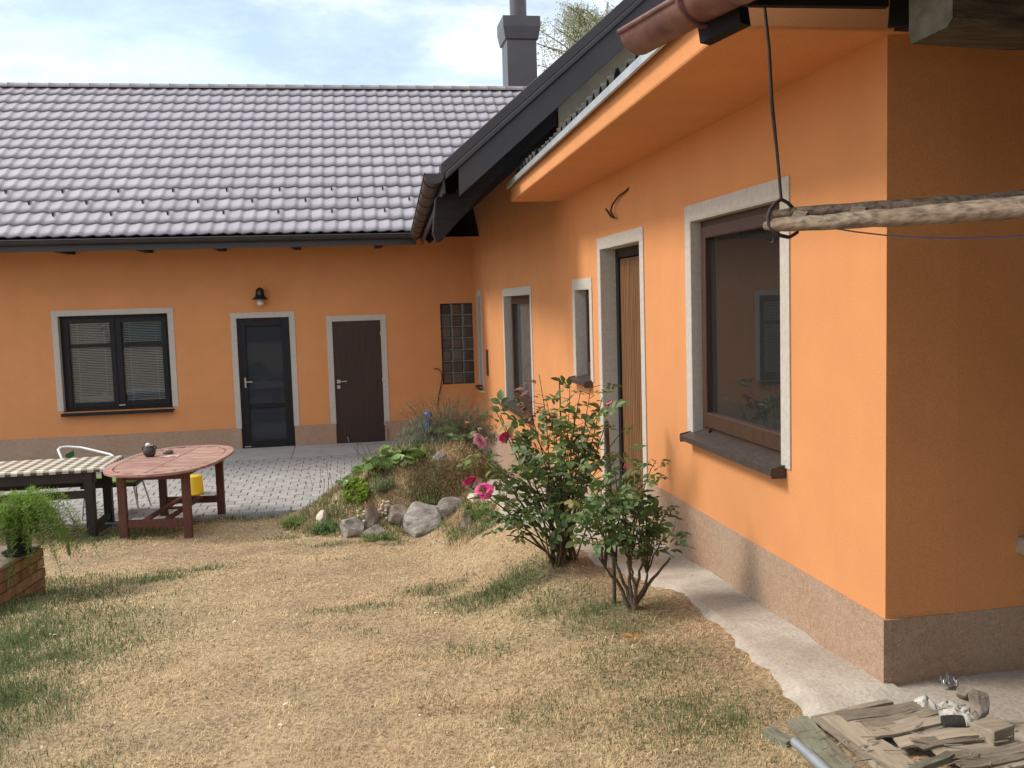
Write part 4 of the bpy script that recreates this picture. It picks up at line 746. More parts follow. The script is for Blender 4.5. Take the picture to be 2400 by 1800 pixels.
# wall lamp over the glazed door and loose cables on the walls
lamp = thing('wall_lamp', (-1.43, YA, 1.85), 'black bell shaped wall lamp above the glazed door', 'lamp')
c = Vector((-1.43, YA-.13, 1.80))
b = MB(); b.lathe([(.125, -.015), (.122, 0), (.075, .035), (.066, .09), (.06, .14), (.035, .165), (0, .172)], c, 24); b.build('shade', mat['lampmetal'], lamp)
b = MB(); b.tube([(-1.43, YA, 1.93), (-1.43, YA-.05, 1.96), (-1.43, YA-.13, 1.97)], .014, 8); b.lathe([(.045, -.03), (.045, .03)], (-1.43, YA-.012, 1.92), 14); b.build('arm', mat['lampmetal'], lamp)
b = MB(); b.lathe([(.03, 0), (.04, -.02), (.055, -.06), (.05, -.095), (.025, -.115), (0, -.12)], c, 16); b.build('bulb', mat['opal'], lamp)
b = MB(); b.tube([on_x(1420, 490, XB-.005), on_x(1432, 508, XB-.012), on_x(1440, 511, XB-.03), on_x(1431, 495, XB-.03), on_x(1436, 478, XB-.025), on_x(1450, 460, XB-.02), on_x(1468, 447, XB-.01), on_x(1474, 440, XB-.002), on_x(1476, 445, XB+.01)], .007, 8)
tag(b.build('loose_cable', mat['rust'], origin=on_x(1440, 470, XB)), 'short bent cable end sticking out of the right wing above the slatted door', 'cable')
Y = YA-.02
b = MB(); b.tube([on_y(1018, 865, YA-.01), on_y(1022, 863, Y-.03), on_y(1029, 866, Y-.03), on_y(1035, 873, Y-.02), on_y(1036, 885, Y), on_y(1033, 905, Y), on_y(1029, 925, Y), on_y(1024, 960, Y)], .008, 8)
tag(b.build('loose_cable', mat['rust'], origin=on_y(1030, 900, YA)), 'curled red-brown cable hanging beside the glass block window', 'cable')

# ------------------------------------------------------------------ garden furniture
def superellipse(cx, cy, a, b_, e, n): return [(cx+a*math.copysign(abs(math.cos(t))**(2/e), math.cos(t)), cy+b_*math.copysign(abs(math.sin(t))**(2/e), math.sin(t))) for t in [2*math.pi*i/n for i in range(n)]]
TX, TY, TZ = -2.0, 10.77, .035
tab = thing('oval_table', (TX, TY, -.70), 'oval red-brown slatted wooden garden table with faded top', 'table')
def inside_len(y, a, b_, e): t = abs(y)/b_; return a*max(0, 1-t**e)**(1/e)
A_, B_, E_ = .57, .99, 2.6
n = 72; outer, inner = superellipse(TX, TY, A_, B_, E_, n), superellipse(TX, TY, A_-.085, B_-.085, E_, n)
for s0, s1 in ((0, .25), (.25, .5), (.5, .75), (.75, 1)):                # rim in four curved pieces
    b = MB(); i0, i1 = int(s0*n), int(s1*n); V = []
    for i in range(i0, i1+1):
        o_, q_ = outer[i % n], inner[i % n]; V += [(*o_, TZ), (*q_, TZ), (*q_, TZ-.028), (*o_, TZ-.028)]
    m_ = i1-i0; b.add(V, [(4*i+j, 4*i+4+j, 4*i+4+(j+1) % 4, 4*i+(j+1) % 4) for i in range(m_) for j in range(4)]+[(0, 1, 2, 3), (4*m_+3, 4*m_+2, 4*m_+1, 4*m_)]); b.build('rim_piece', mat['tablewood'], tab, bevel=.004)
yk = [-.85+k*.0 for k in range(1)]
slw = .078; ns = 12
for half, (ya, yb) in enumerate(((-.55, -.030), (.030, .55))):  # slats run across, a rail down the middle
    x = -.90
    k = 0
    while x < .89:
        xa, xb = x+.004, x+slw-.004; xm = max(abs(xa), abs(xb)); lim = (A_-.088)*max(0, 1-(xm/(B_-.088))**E_)**(1/E_) if xm < B_-.088 else 0
        y0, y1 = max(ya, -lim), min(yb, lim)
        if y1-y0 > .05:
            b = MB(); b.box(TX+y0, TX+y1, TY+xa, TY+xb, TZ-.024, TZ-.002+.0012*((k*7+half*3) % 3-1)); b.build('slat', mat['tablewood'], tab, bevel=.003)
        x += slw; k += 1
for yq in (-.014, .014):
    b = MB(); b.box(TX+yq-.0125, TX+yq+.0125, TY-B_+.07, TY+B_-.07, TZ-.03, TZ-.001); b.build('centre_rail', mat['tablewood'], tab)
LX, LY0, LY1 = .33, -.60, .58; gz0 = -.71
for sx in (-1, 1):
    for yy_ in (LY0, LY1):
        b = MB(); x, y = TX+sx*LX, TY+yy_; b.box(x-.042, x+.042, y-.028, y+.028, float(ground(np.array(x), np.array(y)))-.03 if yy_ < 0 else -.725, TZ-.028); b.build('leg', mat['tableleg'], tab, bevel=.006)
for yy_ in (LY0, LY1):
    b = MB(); b.box(TX-LX+.04, TX+LX-.04, TY+yy_-.016, TY+yy_+.016, -.42-.16, -.50); b.build('stretcher', mat['tableleg'], tab, bevel=.004)
    b = MB(); b.box(TX-LX+.04, TX+LX-.04, TY+yy_-.014, TY+yy_+.014, TZ-.12, TZ-.028); b.build('apron', mat['tableleg'], tab)
for sx in (-1, 1):
    b = MB(); b.box(TX+sx*LX-.016, TX+sx*LX+.016, TY+LY0+.03, TY+LY1-.03, TZ-.10, TZ-.028); b.build('apron', mat['tableleg'], tab)
    b = MB(); b.box(TX+sx*.11-.035, TX+sx*.11+.035, TY+LY0+.02, TY+LY1-.02, -.52, -.498); b.build('foot_rail', mat['tableleg'], tab, bevel=.003)
b = MB(); b.box(TX-.075, TX+.075, TY-.03, TY+.03, -.52, -.50); b.build('foot_rail', mat['tableleg'], tab)

tab.rotation_euler = (0, 0, -.15)
j = on_z(351, 1070, TZ)
jar = thing('clay_jar', tuple(j), 'small round dark clay jar with a white stone in its mouth', 'jar')
b = MB(); b.lathe([(.038, 0), (.060, .02), (.068, .055), (.060, .09), (.046, .105), (.052, .125), (.047, .125), (.040, .105)], j, 24); b.build('body', mat['clay'], jar)
for s_ in (-1, 1):
    b = MB(); b.tube([j+Vector((s_*.050, 0, .12)), j+Vector((s_*.075, 0, .108)), j+Vector((s_*.068, 0, .075))], .007, 6); b.build('handle', mat['clay'], jar)
b = MB(); b.lathe([(0, .095), (.03, .11), (.028, .135), (.014, .15), (0, .153)], j-RIGHT*.012, 12); b.build('white_stone', mat['eggwhite'], jar)
k_ = on_z(394, 1063, TZ); ash = thing('ashtray', tuple(k_), 'olive glass ashtray beside the jar on the oval table', 'ashtray')
b = MB(); b.lathe([(.05, 0), (.058, .012), (.055, .03), (.042, .032), (.038, .014), (0, .012)], k_, 20); b.build('bowl', mat['olive'], ash)
b = MB(); b.lathe([(.030, .030), (.045, .034), (.035, .046), (.012, .050), (0, .05)], k_+RIGHT*(-.004), 16); b.build('lid', mat['plinth'], ash)
np_ = on_z(395, 1069, TZ); b = MB(); V = []
for i in range(7):
    for k in range(5): V.append((np_.x-.09+.19*i/6+.02*k/4, np_.y-.07+.10*k/4, TZ+.003+.003*math.sin(i*1.7+k)))
b.add(V, grid_faces(5, 7), True); tag(b.build('napkin', mat['paper'], origin=np_, fix=False), 'pink paper napkin under the ashtray', 'napkin')

# dark table with chequered cloth
CX0, CX1, CY0, CY1 = -4.75, -2.63, 10.45, 11.28
dt = thing('black_table', (-3.7, 10.87, -.72), 'long black-brown timber table under the chequered cloth', 'table')
b = MB(); b.box(CX0, CX1, CY0, CY1, TZ-.045, TZ-.008); b.build('top', mat['blacktable'], dt)
for y in (CY0+.05, CY1-.05):
    b = MB(); b.box(CX0+.1, CX1-.1, y-.02, y+.02, TZ-.16, TZ-.045); b.build('apron', mat['blacktable'], dt)
    b = MB(); b.box(CX0+.1, CX1-.12, y-.02, y+.02, TZ-.33, TZ-.25); b.build('rail', mat['blacktable'], dt)
for x in (CX0+.15, CX1-.17):
    for y in (CY0+.06, CY1-.06):
        b = MB(); b.box(x-.045, x+.045, y-.045, y+.045, -.735, TZ-.045); b.build('leg', mat['blacktable'], dt, bevel=.004)
    b = MB(); b.box(x-.03, x+.03, CY0+.1, CY1-.1, -.66, -.60); b.build('foot_rail', mat['blacktable'], dt)
    b = MB(); b.box(x-.04, x+.04, CY0-.05, CY1+.05, -.745, -.715); b.build('skid', mat['blacktable'], dt)
cm, cnt, cb = new_mat('chequered_cloth'); cN, cL = cnt.nodes.new, cnt.links.new
ctc = cN('ShaderNodeTexCoord'); cck = cN('ShaderNodeTexChecker'); cck.inputs['Scale'].default_value = 1/.062; cck.inputs['Color1'].default_value = (.66, .62, .54, 1); cck.inputs['Color2'].default_value = (.66, .62, .54, 1)
def stripes(axis):
    sx_ = cN('ShaderNodeSeparateXYZ'); cL(ctc.outputs['UV'], sx_.inputs[0]); m1 = cN('ShaderNodeMath'); m1.operation = 'MULTIPLY'; m1.inputs[1].default_value = 1/.062; cL(sx_.outputs[axis], m1.inputs[0])
    m2 = cN('ShaderNodeMath'); m2.operation = 'PINGPONG'; m2.inputs[1].default_value = 1; cL(m1.outputs[0], m2.inputs[0]); m3 = cN('ShaderNodeMath'); m3.operation = 'GREATER_THAN'; m3.inputs[1].default_value = .5; cL(m2.outputs[0], m3.inputs[0]); return m3
sa, sb_ = stripes(0), stripes(1); ad = cN('ShaderNodeMath'); ad.operation = 'ADD'; cL(sa.outputs[0], ad.inputs[0]); cL(sb_.outputs[0], ad.inputs[1])
dv = cN('ShaderNodeMath'); dv.operation = 'DIVIDE'; dv.inputs[1].default_value = 2; cL(ad.outputs[0], dv.inputs[0])
crp = cN('ShaderNodeValToRGB'); crp.color_ramp.interpolation = 'CONSTANT'; crp.color_ramp.elements[0].color = (.72, .69, .62, 1); crp.color_ramp.elements[1].position = .75; crp.color_ramp.elements[1].color = (.055, .045, .04, 1); e_ = crp.color_ramp.elements.new(.25); e_.color = (.40, .34, .24, 1)
cL(dv.outputs[0], crp.inputs[0]); cL(crp.outputs[0], cb.inputs['Base Color']); cb.inputs['Roughness'].default_value = .38
V, UV = [], []; nxq, nyq = 90, 42
for jy in range(nyq+1):
    for ix in range(nxq+1):
        u, v = -.05+(CX1-CX0+.10)*ix/nxq, -.055+(CY1-CY0+.11)*jy/nyq
        x = min(max(u, -.006), CX1-CX0+.006); y = min(max(v, -.006), CY1-CY0+.006); drop = max(0, -u-.006, u-(CX1-CX0)-.006)+max(0, -v-.006, v-(CY1-CY0)-.006)
        z = TZ-.003-drop+.0015*math.sin(u*9+v*5)*math.sin(v*11); wob = .006*math.sin(u*21) if drop > .01 else 0
        V.append((CX0+x, CY0+y-wob*(v < 0), z)); UV.append((u, v))
b = MB(); b.add(V, grid_faces(nxq+1, nyq+1), True); cloth = b.build('tablecloth', cm, origin=(-3.7, 10.87, TZ), fix=False)
tag(cloth, 'brown and cream chequered oilcloth lying on the long black table', 'tablecloth')
uvl = cloth.data.uv_layers.new(name='UVMap')
for lp in cloth.data.loops: uvl.data[lp.index].uv = UV[lp.vertex_index]

# tube chair with green cushion behind the dark table
chr_ = thing('tube_chair', (-2.9, 11.75, -.71), 'white tubular garden chair with pale green seat cushion', 'chair')
yc = 11.62
def P_(px, py, y): return on_y(px, py, y)
b = MB(); b.tube([P_(150, 1085, yc-.05), P_(140, 1064, yc), P_(136, 1054, yc+.1), P_(142, 1049, yc+.2), P_(158, 1047, yc+.25), P_(190, 1049, yc+.2), P_(225, 1057, yc+.1), P_(258, 1065, yc), P_(275, 1075, yc-.1)], .014, 10); b.build('back_rail', mat['whitetube'], chr_)
sz = -.285
b = MB(); b.box(-3.12, -2.55, 11.42, 11.90, sz-.045, sz); b.build('seat_cushion', mat['plastic_green'], chr_, bevel=.02)
b = MB(); b.box(-3.14, -2.53, 11.40, 11.92, sz-.07, sz-.046); b.build('seat_frame', mat['blacktable'], chr_)
b = MB(); b.add([P_(152, 1066, yc+.15), P_(172, 1055, yc+.2), P_(174, 1068, yc+.2), P_(158, 1078, yc+.15)], [(0, 1, 2, 3)]); bo = b.build('back_fabric', mat['darkgreen'], chr_, fix=False); bo.modifiers.new('solid', 'SOLIDIFY').thickness = .012
for x, y, dx_, dy_ in ((-3.10, 11.44, -.04, -.05), (-2.57, 11.44, .06, -.05), (-3.10, 11.88, -.04, .08), (-2.57, 11.88, .07, .08)):
    b = MB(); b.tube([(x, y, sz-.06), (x+dx_, y+dy_, pave_z(y+dy_))], .011, 8); b.build('leg', mat['steel'], chr_)
b = MB(); b.tube([(-2.56, 11.5, sz-.05), (-2.545, 11.48, sz-.2), (-2.55, 11.48, sz-.33)], .006, 6); b.build('cushion_tie', mat['blacktable'], chr_)

# yellow bucket upside down on the paving
by = on_z(457, 1158, -.69); bk = thing('yellow_bucket', (by.x, by.y, pave_z(by.y)), 'bright yellow plastic bucket standing on the paving beyond the oval table', 'bucket')
b = MB(); b.lathe([(.112, 0), (.117, .008), (.112, .02), (.100, .225), (.094, .235), (0, .237)], (by.x, by.y, pave_z(by.y)+.002), 28); b.build('body', mat['yellow'], bk)

# brick planter with potted asparagus fern
pc = Vector((-2.43, 7.74, -.50)); pd = Vector((-.10, -.995, 0)).normalized(); pl_side = Vector((-.995, .10, 0)).normalized()
planter = thing('brick_planter', tuple(pc), 'low yellow-brown brick planter wall at the left edge', 'planter')
BL, BH, BD, JT = .245, .066, .115, .010
core = MB(); core.obox(pc+pd*1.25+pl_side*.40+Vector((0, 0, .155)), pd*1.235, pl_side*.385, Vector((0, 0, .185))); core.build('mortar_core', mat['mortar'], planter)
bmq = MB(); bmq.obox((0, 0, 0), (BL/2, 0, 0), (0, BD/2, 0), (0, 0, BH/2)); brme = mesh_from('brick', bmq.v, bmq.f)
hbm = MB(); hbm.obox((0, 0, 0), (BL/4-JT/4, 0, 0), (0, BD/2, 0), (0, 0, BH/2)); hbme = mesh_from('brick', hbm.v, hbm.f)
ang_l = math.atan2(pd.y, pd.x); ang_s = math.atan2(pl_side.y, pl_side.x)
for r_ in range(5):
    s_ = 0.0; z = .0+(BH+JT)*r_+BH/2-.03; first = r_ % 2
    while s_ < 2.45:
        half = first and s_ == 0; L_ = BL/2-JT/2 if half else BL
        p_ = pc+pd*(s_+L_/2)+pl_side*(BD/2)+Vector((rr.uniform(-.004, .004), 0, z))
        o = put('brick', hbme if half else brme, mat['brick'], planter, tuple(p_-pc), rot=(0, rr.uniform(-.01, .01), ang_l+rr.uniform(-.02, .02))); s_ += L_+JT
    s_ = BD+JT if not first else BD+JT+.12
    while s_ < .72:
        p_ = pc+pd*(BD/2)+pl_side*(s_+BL/2)+Vector((0, 0, z)); put('brick', brme, mat['brick'], planter, tuple(p_-pc), rot=(0, 0, ang_s)); s_ += BL+JT
b = MB(); V = []
cap = MB(); cap.obox(pc+pd*1.25+pl_side*.42+Vector((0, 0, .358)), pd*1.25, pl_side*.41, Vector((0, 0, .018))); cap.build('cap_slab', mat['capstone'], planter, bevel=.012)
ptop = pc.z+.376; pp = on_z(47, 1298, ptop)
pot = thing('plant_pot', tuple(pp), 'black plastic plant pot on its saucer on the brick planter', 'pot')
b = MB(); b.lathe([(.075, .012), (.098, .19), (.106, .195), (.106, .215), (.097, .215), (.09, .18)], pp, 24); b.build('pot', mat['potplastic'], pot)
b = MB(); b.lathe([(.10, 0), (.125, .022), (.12, .024), (.095, .006), (0, .006)], pp, 24); b.build('saucer', mat['potplastic'], pot)
b = MB(); b.lathe([(.094, .18), (.03, .195), (0, .196)], pp, 16); b.build('potting_soil', mat['soil'], pot)

def blades_mesh(name, base, direction, side, length, width, colr, bend=.25, matl=None, parent=None, loc=None):
    """many narrow three-triangle blades in one mesh, coloured per blade"""
    n = len(base); up = np.array([0, 0, 1.0]); tip = base+direction*length[:, None]-up*(bend*length)[:, None]*.5
    mid = base+direction*(length*.55)[:, None]+up*(bend*length*.08)[:, None]; w = width[:, None]*side
    V = np.stack([base-w*.5, base+w*.5, mid+w*.42, mid-w*.42, tip], 1).reshape(-1, 3)
    if loc is not None: V = V-np.array(loc)
    i = np.arange(n)*5; nl = n*7
    me = bpy.data.meshes.new(name); me.vertices.add(n*5); me.vertices.foreach_set('co', V.ravel().astype(np.float32))
    loops = np.stack([i, i+1, i+2, i+3, i+3, i+2, i+4], 1).ravel(); me.loops.add(nl); me.loops.foreach_set('vertex_index', loops.astype(np.int32))
    me.polygons.add(n*2); st = np.stack([np.arange(n)*7, np.arange(n)*7+4], 1).ravel(); me.polygons.foreach_set('loop_start', st.astype(np.int32)); me.polygons.foreach_set('loop_total', np.tile([4, 3], n).astype(np.int32))
    me.update(calc_edges=True); a = me.color_attributes.new('Col', 'FLOAT_COLOR', 'POINT')
    a.data.foreach_set('color', np.repeat(np.concatenate([colr, np.ones((n, 1))], 1), 5, 0).ravel().astype(np.float32)); me.validate()
    return put(name, me, matl or mat['grass'], parent)
def rand_dirs(n, lean_lo, lean_hi, g=rng):
    az = g.uniform(0, 2*math.pi, n); le = g.uniform(lean_lo, lean_hi, n)
    d = np.stack([np.sin(le)*np.cos(az), np.sin(le)*np.sin(az), np.cos(le)], 1); s = np.stack([-np.sin(az), np.cos(az), np.zeros(n)], 1); return d, s

# asparagus fern: arching fronds with needle foliage
fp = pp+Vector((0, 0, .19)); fern = thing('asparagus_fern', tuple(fp), 'feathery bright green asparagus fern spilling over the black pot', 'plant')
fr = random.Random(12); Bp, Dp, Sp, Lp, Wp, Cp = [], [], [], [], [], []; stems = MB()
for k in range(125):
    az = fr.uniform(0, 2*math.pi); L_ = fr.uniform(.20, .56); lift = fr.uniform(.06, .36); pts = []
    for i in range(8):
        t = i/7; pts.append(fp+Vector((math.cos(az)*L_*t, math.sin(az)*L_*t, lift*math.sin(t*math.pi*.62)*1.0-.30*t*t*t*L_/.4)))
    stems.tube(pts, [.0022]*4+[.0014]*4, 4, cap=False)
    for i in range(1, 8):
        for _ in range(30):
            t = fr.random(); p_ = pts[i-1].lerp(pts[i], t); off = Vector((fr.gauss(0, 1), fr.gauss(0, 1), fr.gauss(0, .7)))*.022
            d_ = (off.normalized()+Vector((0, 0, .25))).normalized(); Bp.append(p_+off*.4); Dp.append(d_); s_ = d_.cross(Vector((fr.random(), fr.random(), 1))).normalized(); Sp.append(s_); Lp.append(fr.uniform(.018, .042)); Wp.append(fr.uniform(.0035, .006))
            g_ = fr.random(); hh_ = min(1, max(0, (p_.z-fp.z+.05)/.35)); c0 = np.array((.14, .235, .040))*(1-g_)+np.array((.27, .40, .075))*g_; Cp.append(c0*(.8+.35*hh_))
stems.build('stems', mat['roseyoung'], fern, fix=False)
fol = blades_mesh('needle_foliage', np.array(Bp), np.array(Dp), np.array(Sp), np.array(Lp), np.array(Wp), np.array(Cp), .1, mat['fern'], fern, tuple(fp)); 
q0 = hit(163, 1301); q1 = at(150, 1228, (q0-CAM).dot(FWD)-.02); stk = MB(); stk.tube([q0-Vector((0, 0, .05)), q0.lerp(q1, .5)+RIGHT*.006, q1], [.016, .015, .014], 8); tag(stk.build('stake', mat['deadwood'], origin=q0), 'short thin wooden stake in the lawn behind the fern', 'stake')

# ------------------------------------------------------------------ roses
def leaf_poly(L_, W_, fold=.25, n=4):
    V, F = [], []
    for i in range(n+1):
        t = i/n; w = W_*math.sin(math.pi*min(1, t*.93+.05))**.8*(1-.25*t); z = -.10*L_*t*t
        V += [(-w/2, t*L_, z+fold*w*.5), (0, t*L_, z), (w/2, t*L_, z+fold*w*.5)]
    for i in range(n): F += [(3*i, 3*i+1, 3*i+4, 3*i+3), (3*i+1, 3*i+2, 3*i+5, 3*i+4)]
    return V, F
def compound_leaf(seed, k=5):
    g = random.Random(seed); V, F = [], []
    def addl(v, f, M4):
        n0 = len(V); V.extend([tuple(M4 @ Vector(p)) for p in v]); F.extend([tuple(i+n0 for i in q) for q in f])
    spots = [(.10, 0)] + [(y, s_) for y in ((.085, .048) if k == 5 else (.07,)) for s_ in (-1, 1)]
    for y, s_ in spots:
        L_ = g.uniform(.036, .052)*(1.15 if s_ == 0 else 1); v, f = leaf_poly(L_, L_*g.uniform(.68, .80), g.uniform(.1, .5))
        M4 = Matrix.Translation((s_*.004, y, 0)) @ Matrix.Rotation(-s_*g.uniform(.9, 1.3), 4, 'Z') @ Matrix.Rotation(g.uniform(-.5, .3), 4, 'X') @ Matrix.Rotation(g.uniform(-.35, .35), 4, 'Y'); addl(v, f, M4)
    n0 = len(V); V.extend([(-.0012, 0, 0), (.0012, 0, 0), (.0012, .11, -.001), (-.0012, .11, -.001)]); F.append((n0, n0+1, n0+2, n0+3))
    return mesh_from('leaf', V, F, True)
LEAVES = [compound_leaf(s_) for s_ in range(8)]+[compound_leaf(s_+20, 3) for s_ in range(4)]
for m_ in LEAVES[:7]+LEAVES[8:10]: m_.materials.append(mat['roseleaf'])
LEAVES[7].materials.append(mat['roseyoung']); LEAVES[10].materials.append(mat['roseyoung']); LEAVES[11].materials.append(mat['redleaf'])
REDL = LEAVES[11]; LEAVES[9].materials.clear(); LEAVES[9].materials.append(leaf_mat('yellowing_rose_leaf', (.30, .26, .07), (.17, .17, .045)))
def bloom_mesh(seed, r, m_):
    g = random.Random(seed); V, F = [], []
    for k in range(26):
        t = k/25; az = k*2.399+g.uniform(-.2, .2); op = .10+.78*t+g.uniform(-.12, .16); L_ = r*(.45+.62*t); W_ = L_*1.15; n = 4; n0 = len(V)
        for i in range(n+1):
            u = i/n
            for j in range(4):
                v = j/3-.5; rr_ = L_*u; bend = op*(.25+.75*u)+(.55*u*u*t); x = rr_*math.sin(bend)+r*.04; z = rr_*math.cos(bend)*.85; wd = W_*math.sin(math.pi*min(.97, .12+.66*u))*v; cup = abs(v)*.22*L_
                px_, py_ = x-cup*math.sin(bend)*.8, wd; z2 = z+cup*.35+g.uniform(-.03, .03)*r
                V.append((px_*math.cos(az)-py_*math.sin(az), px_*math.sin(az)+py_*math.cos(az), z2))
        for i in range(n):
            for j in range(3): a = n0+i*4+j; F.append((a, a+1, a+5, a+4))
    me = mesh_from('bloom', V, F); me.materials.append(m_); return me
class Rose:
    def __init__(s, name, base, label, seed):
        s.base = Vector(base); s.root = thing(name, tuple(base), label, 'rose bush', 'rose bushes'); s.g = random.Random(seed); s.pts = []; s.tw = .10; s.sc = (.80, 1.3)
    def cane(s, tip, r0=.007, leaf=.9, start=.30, bow=.10, name='cane', base=None, density=1.0, red=False):
        g = s.g; b0 = Vector(base) if base is not None else s.base+Vector((g.uniform(-.09, .09), g.uniform(-.09, .09), -.02)); tip = Vector(tip); n = 9; pts = []
        side = Vector((g.uniform(-1, 1), g.uniform(-1, 1), 0))*bow
        for i in range(n):
            t = i/(n-1); p = b0.lerp(tip, t)+side*math.sin(math.pi*t)*.35+Vector((0, 0, .5*bow*math.sin(math.pi*t))); p += Vector((g.uniform(-1, 1), g.uniform(-1, 1), g.uniform(-1, 1)))*.006*(0 < i < n-1); pts.append(p)
        b = MB(); b.tube(pts, [r0*(1-.6*i/(n-1)) for i in range(n)], 6)
        for _ in range(10):
            i = g.randrange(n-1); p = pts[i].lerp(pts[i+1], g.random()); d_ = Vector((g.uniform(-1, 1), g.uniform(-1, 1), g.uniform(-.4, .2))).normalized(); b.bar(p, p+d_*(r0+.006), .002, .002)
        L_ = (tip-b0).length; nl = int(L_*15*leaf*density)
        for k in range(nl):
            t = start+(1-start)*(k+g.random())/max(1, nl); i = min(n-2, int(t*(n-1))); p = pts[i].lerp(pts[i+1], t*(n-1)-i)
            tw = g.uniform(.02, s.tw); d_ = Vector((g.gauss(0, 1), g.gauss(0, 1), g.uniform(.0, .9))).normalized(); q = p+d_*tw
            if tw > .06: b.tube([p, q], [.0022, .0015], 4, cap=False)
            s.leaf(q if tw > .06 else p, d_, red and t > .6)
        b.build(name, mat['cane'] if leaf else mat['deadwood'], s.root, fix=False); return pts
    def leaf(s, p, d_, red=False, sc=None):
        g = s.g; sc = sc or g.uniform(*s.sc); d_ = (Vector(d_)+Vector((0, 0, g.uniform(-.6, .2)))).normalized()
        q = d_.to_track_quat('Y', 'Z').to_matrix().to_4x4() @ Matrix.Rotation(g.uniform(-.9, .9), 4, 'Y')
        put('leaf', REDL if red else LEAVES[g.choice((0, 1, 2, 3, 4, 5, 6, 0, 1, 2, 3, 7, 8, 9, 10))], None, s.root, tuple(p-s.base), rot=q.to_euler(), scale=(sc, sc, sc))
    def bloom(s, p, r, m_, tilt=(0, 0)):
        me = bloom_mesh(s.g.randrange(999), r, m_); o = put('bloom', me, None, s.root, tuple(Vector(p)-s.base), rot=(tilt[0], tilt[1], s.g.random()*6)); 
        c = MB(); c.lathe([(.004, -.03), (.010, -.012), (.012, 0), (.006, .004)], p, 8); c.build('calyx', mat['roseyoung'], s.root)
rf = lambda x, y: (1050+x*.36166, 850+y*.36166)
b1 = hit(*rf(760, 1300)); D1 = (b1-CAM).dot(FWD)
r1 = Rose('rose_bush', b1, 'tall straggly rose bush with pink blooms beside the slatted door', 31)
tips1 = [((590, 75), -.05, dict(red=True)), ((640, 250), .0, {}), ((790, 120), .1, {}), ((860, 180), -.12, {}), ((930, 120), .05, {}), ((1000, 225), .15, dict(leaf=.5)), ((955, 360), -.15, {}), ((1045, 300), .22, dict(leaf=.5)), ((455, 250), .1, {}), ((300, 290), .15, dict(leaf=.8)), ((340, 340), -.1, {}), ((90, 440), .2, {}), ((150, 560), .1, {}), ((230, 620), -.2, {}), ((110, 790), -.25, dict(leaf=.5)), ((250, 850), -.3, {}), ((350, 860), -.2, {}),
         ((560, 400), -.2, {}), ((600, 560), .2, {}), ((700, 420), .12, {}), ((850, 470), .2, {}), ((520, 700), -.3, {}), ((640, 640), -.3, {}), ((900, 640), -.22, {}), ((780, 560), -.3, {}), ((1120, 560), .1, dict(leaf=.6)), ((1150, 420), .15, dict(leaf=.6)), ((430, 480), -.15, {}), ((380, 1120), -.15, dict(start=.5)), ((360, 1030), -.1, dict(start=.5)), ((270, 990), -.1, dict(start=.8)), ((900, 330), .0, {}), ((820, 330), -.2, {}), ((960, 520), -.1, {})]
r1.sc = (.85, 1.45)
for (x, y), dd, kw in tips1: r1.cane(at(*rf(x, y), D1+dd), r0=r1.g.uniform(.0045, .008), bow=.12, density=.85, **kw)
for k in range(16): r1.cane(at(*rf(r1.g.uniform(470, 900), r1.g.uniform(760, 1050)), D1+r1.g.uniform(-.25, .25)), r0=.006, leaf=0, bow=.06, name='bare_cane')
r1.cane(at(*rf(720, 96), D1+.02), r0=.010, leaf=.12, bow=.02, base=b1+Vector((-.02, 0, -.02)))
for (x, y), dd, r_, m_, ti in [((200, 512), .1, .055, 'palepink', (.7, -.5)), ((376, 492), -.15, .048, 'pink', (.8, .3)), ((150, 780), -.25, .050, 'pink', (.55, -.5)), ((240, 838), -.32, .056, 'pink', (.75, .25)), ((1046, 276), .22, .042, 'palepink', (.5, .3)), ((450, 236), .1, .030, 'brownpetal', (.2, .2)), ((125, 390), .2, .016, 'palepink', (.3, 0)), ((206, 430), .15, .013, 'palepink', (.3, 0)), ((1148, 682), .05, .016, 'pink', (.2, 0))]:
    r1.bloom(at(*rf(x, y), D1+dd-.10), r_*1.02, mat[m_], ti)
for k in range(14): r1.leaf(at(*rf(575+r1.g.uniform(-40, 40), 350+r1.g.uniform(-25, 25)), D1-.12), (r1.g.gauss(0, 1), r1.g.gauss(0, 1), .3), True, .7)
st = MB(); s0, s1 = at(*rf(1045, 760), D1+.35), at(*rf(1026, 378), D1+.35); st.tube([s0-(s1-s0)*1.2, s0, s1], .016, 8); tag(st.build('stake', mat['deadwood'], origin=s0), 'dark cut wooden stake standing among the tall rose canes', 'stake')

b2 = hit(*rf(1190, 1600)); D2 = (b2-CAM).dot(FWD)
r2 = Rose('rose_bush', b2, 'smaller dense rose bush in front, without open blooms, at the path edge', 77)
tips2 = [((1375, 605), .0, dict(start=.7, leaf=.8)), ((1260, 700), .05, {}), ((1160, 740), -.05, {}), ((1080, 700), .0, {}), ((990, 760), .0, {}), ((900, 790), .05, {}), ((800, 860), .05, {}), ((780, 960), -.05, {}), ((860, 1030), -.12, {}), ((900, 1150), -.10, {}), ((950, 930), -.15, {}), ((1050, 860), -.15, {}), ((1130, 930), -.18, {}), ((1010, 1040), -.18, {}), ((1200, 860), -.1, {}), ((1290, 880), -.05, {}), ((1350, 930), .0, {}), ((1420, 960), .05, {}), ((1400, 1050), -.05, {}), ((1330, 1080), -.12, {}), ((1240, 1060), -.15, {}), ((1150, 1120), -.2, {}), ((1060, 1180), -.15, {}), ((1490, 1130), .0, dict(start=.6)), ((1450, 1200), -.05, dict(start=.6)), ((1390, 1240), -.1, dict(start=.65)), ((1290, 1210), -.15, dict(start=.6)), ((960, 1250), -.05, dict(start=.7)), ((880, 900), .1, {}), ((1100, 1020), .1, {}), ((1220, 960), .12, {})]
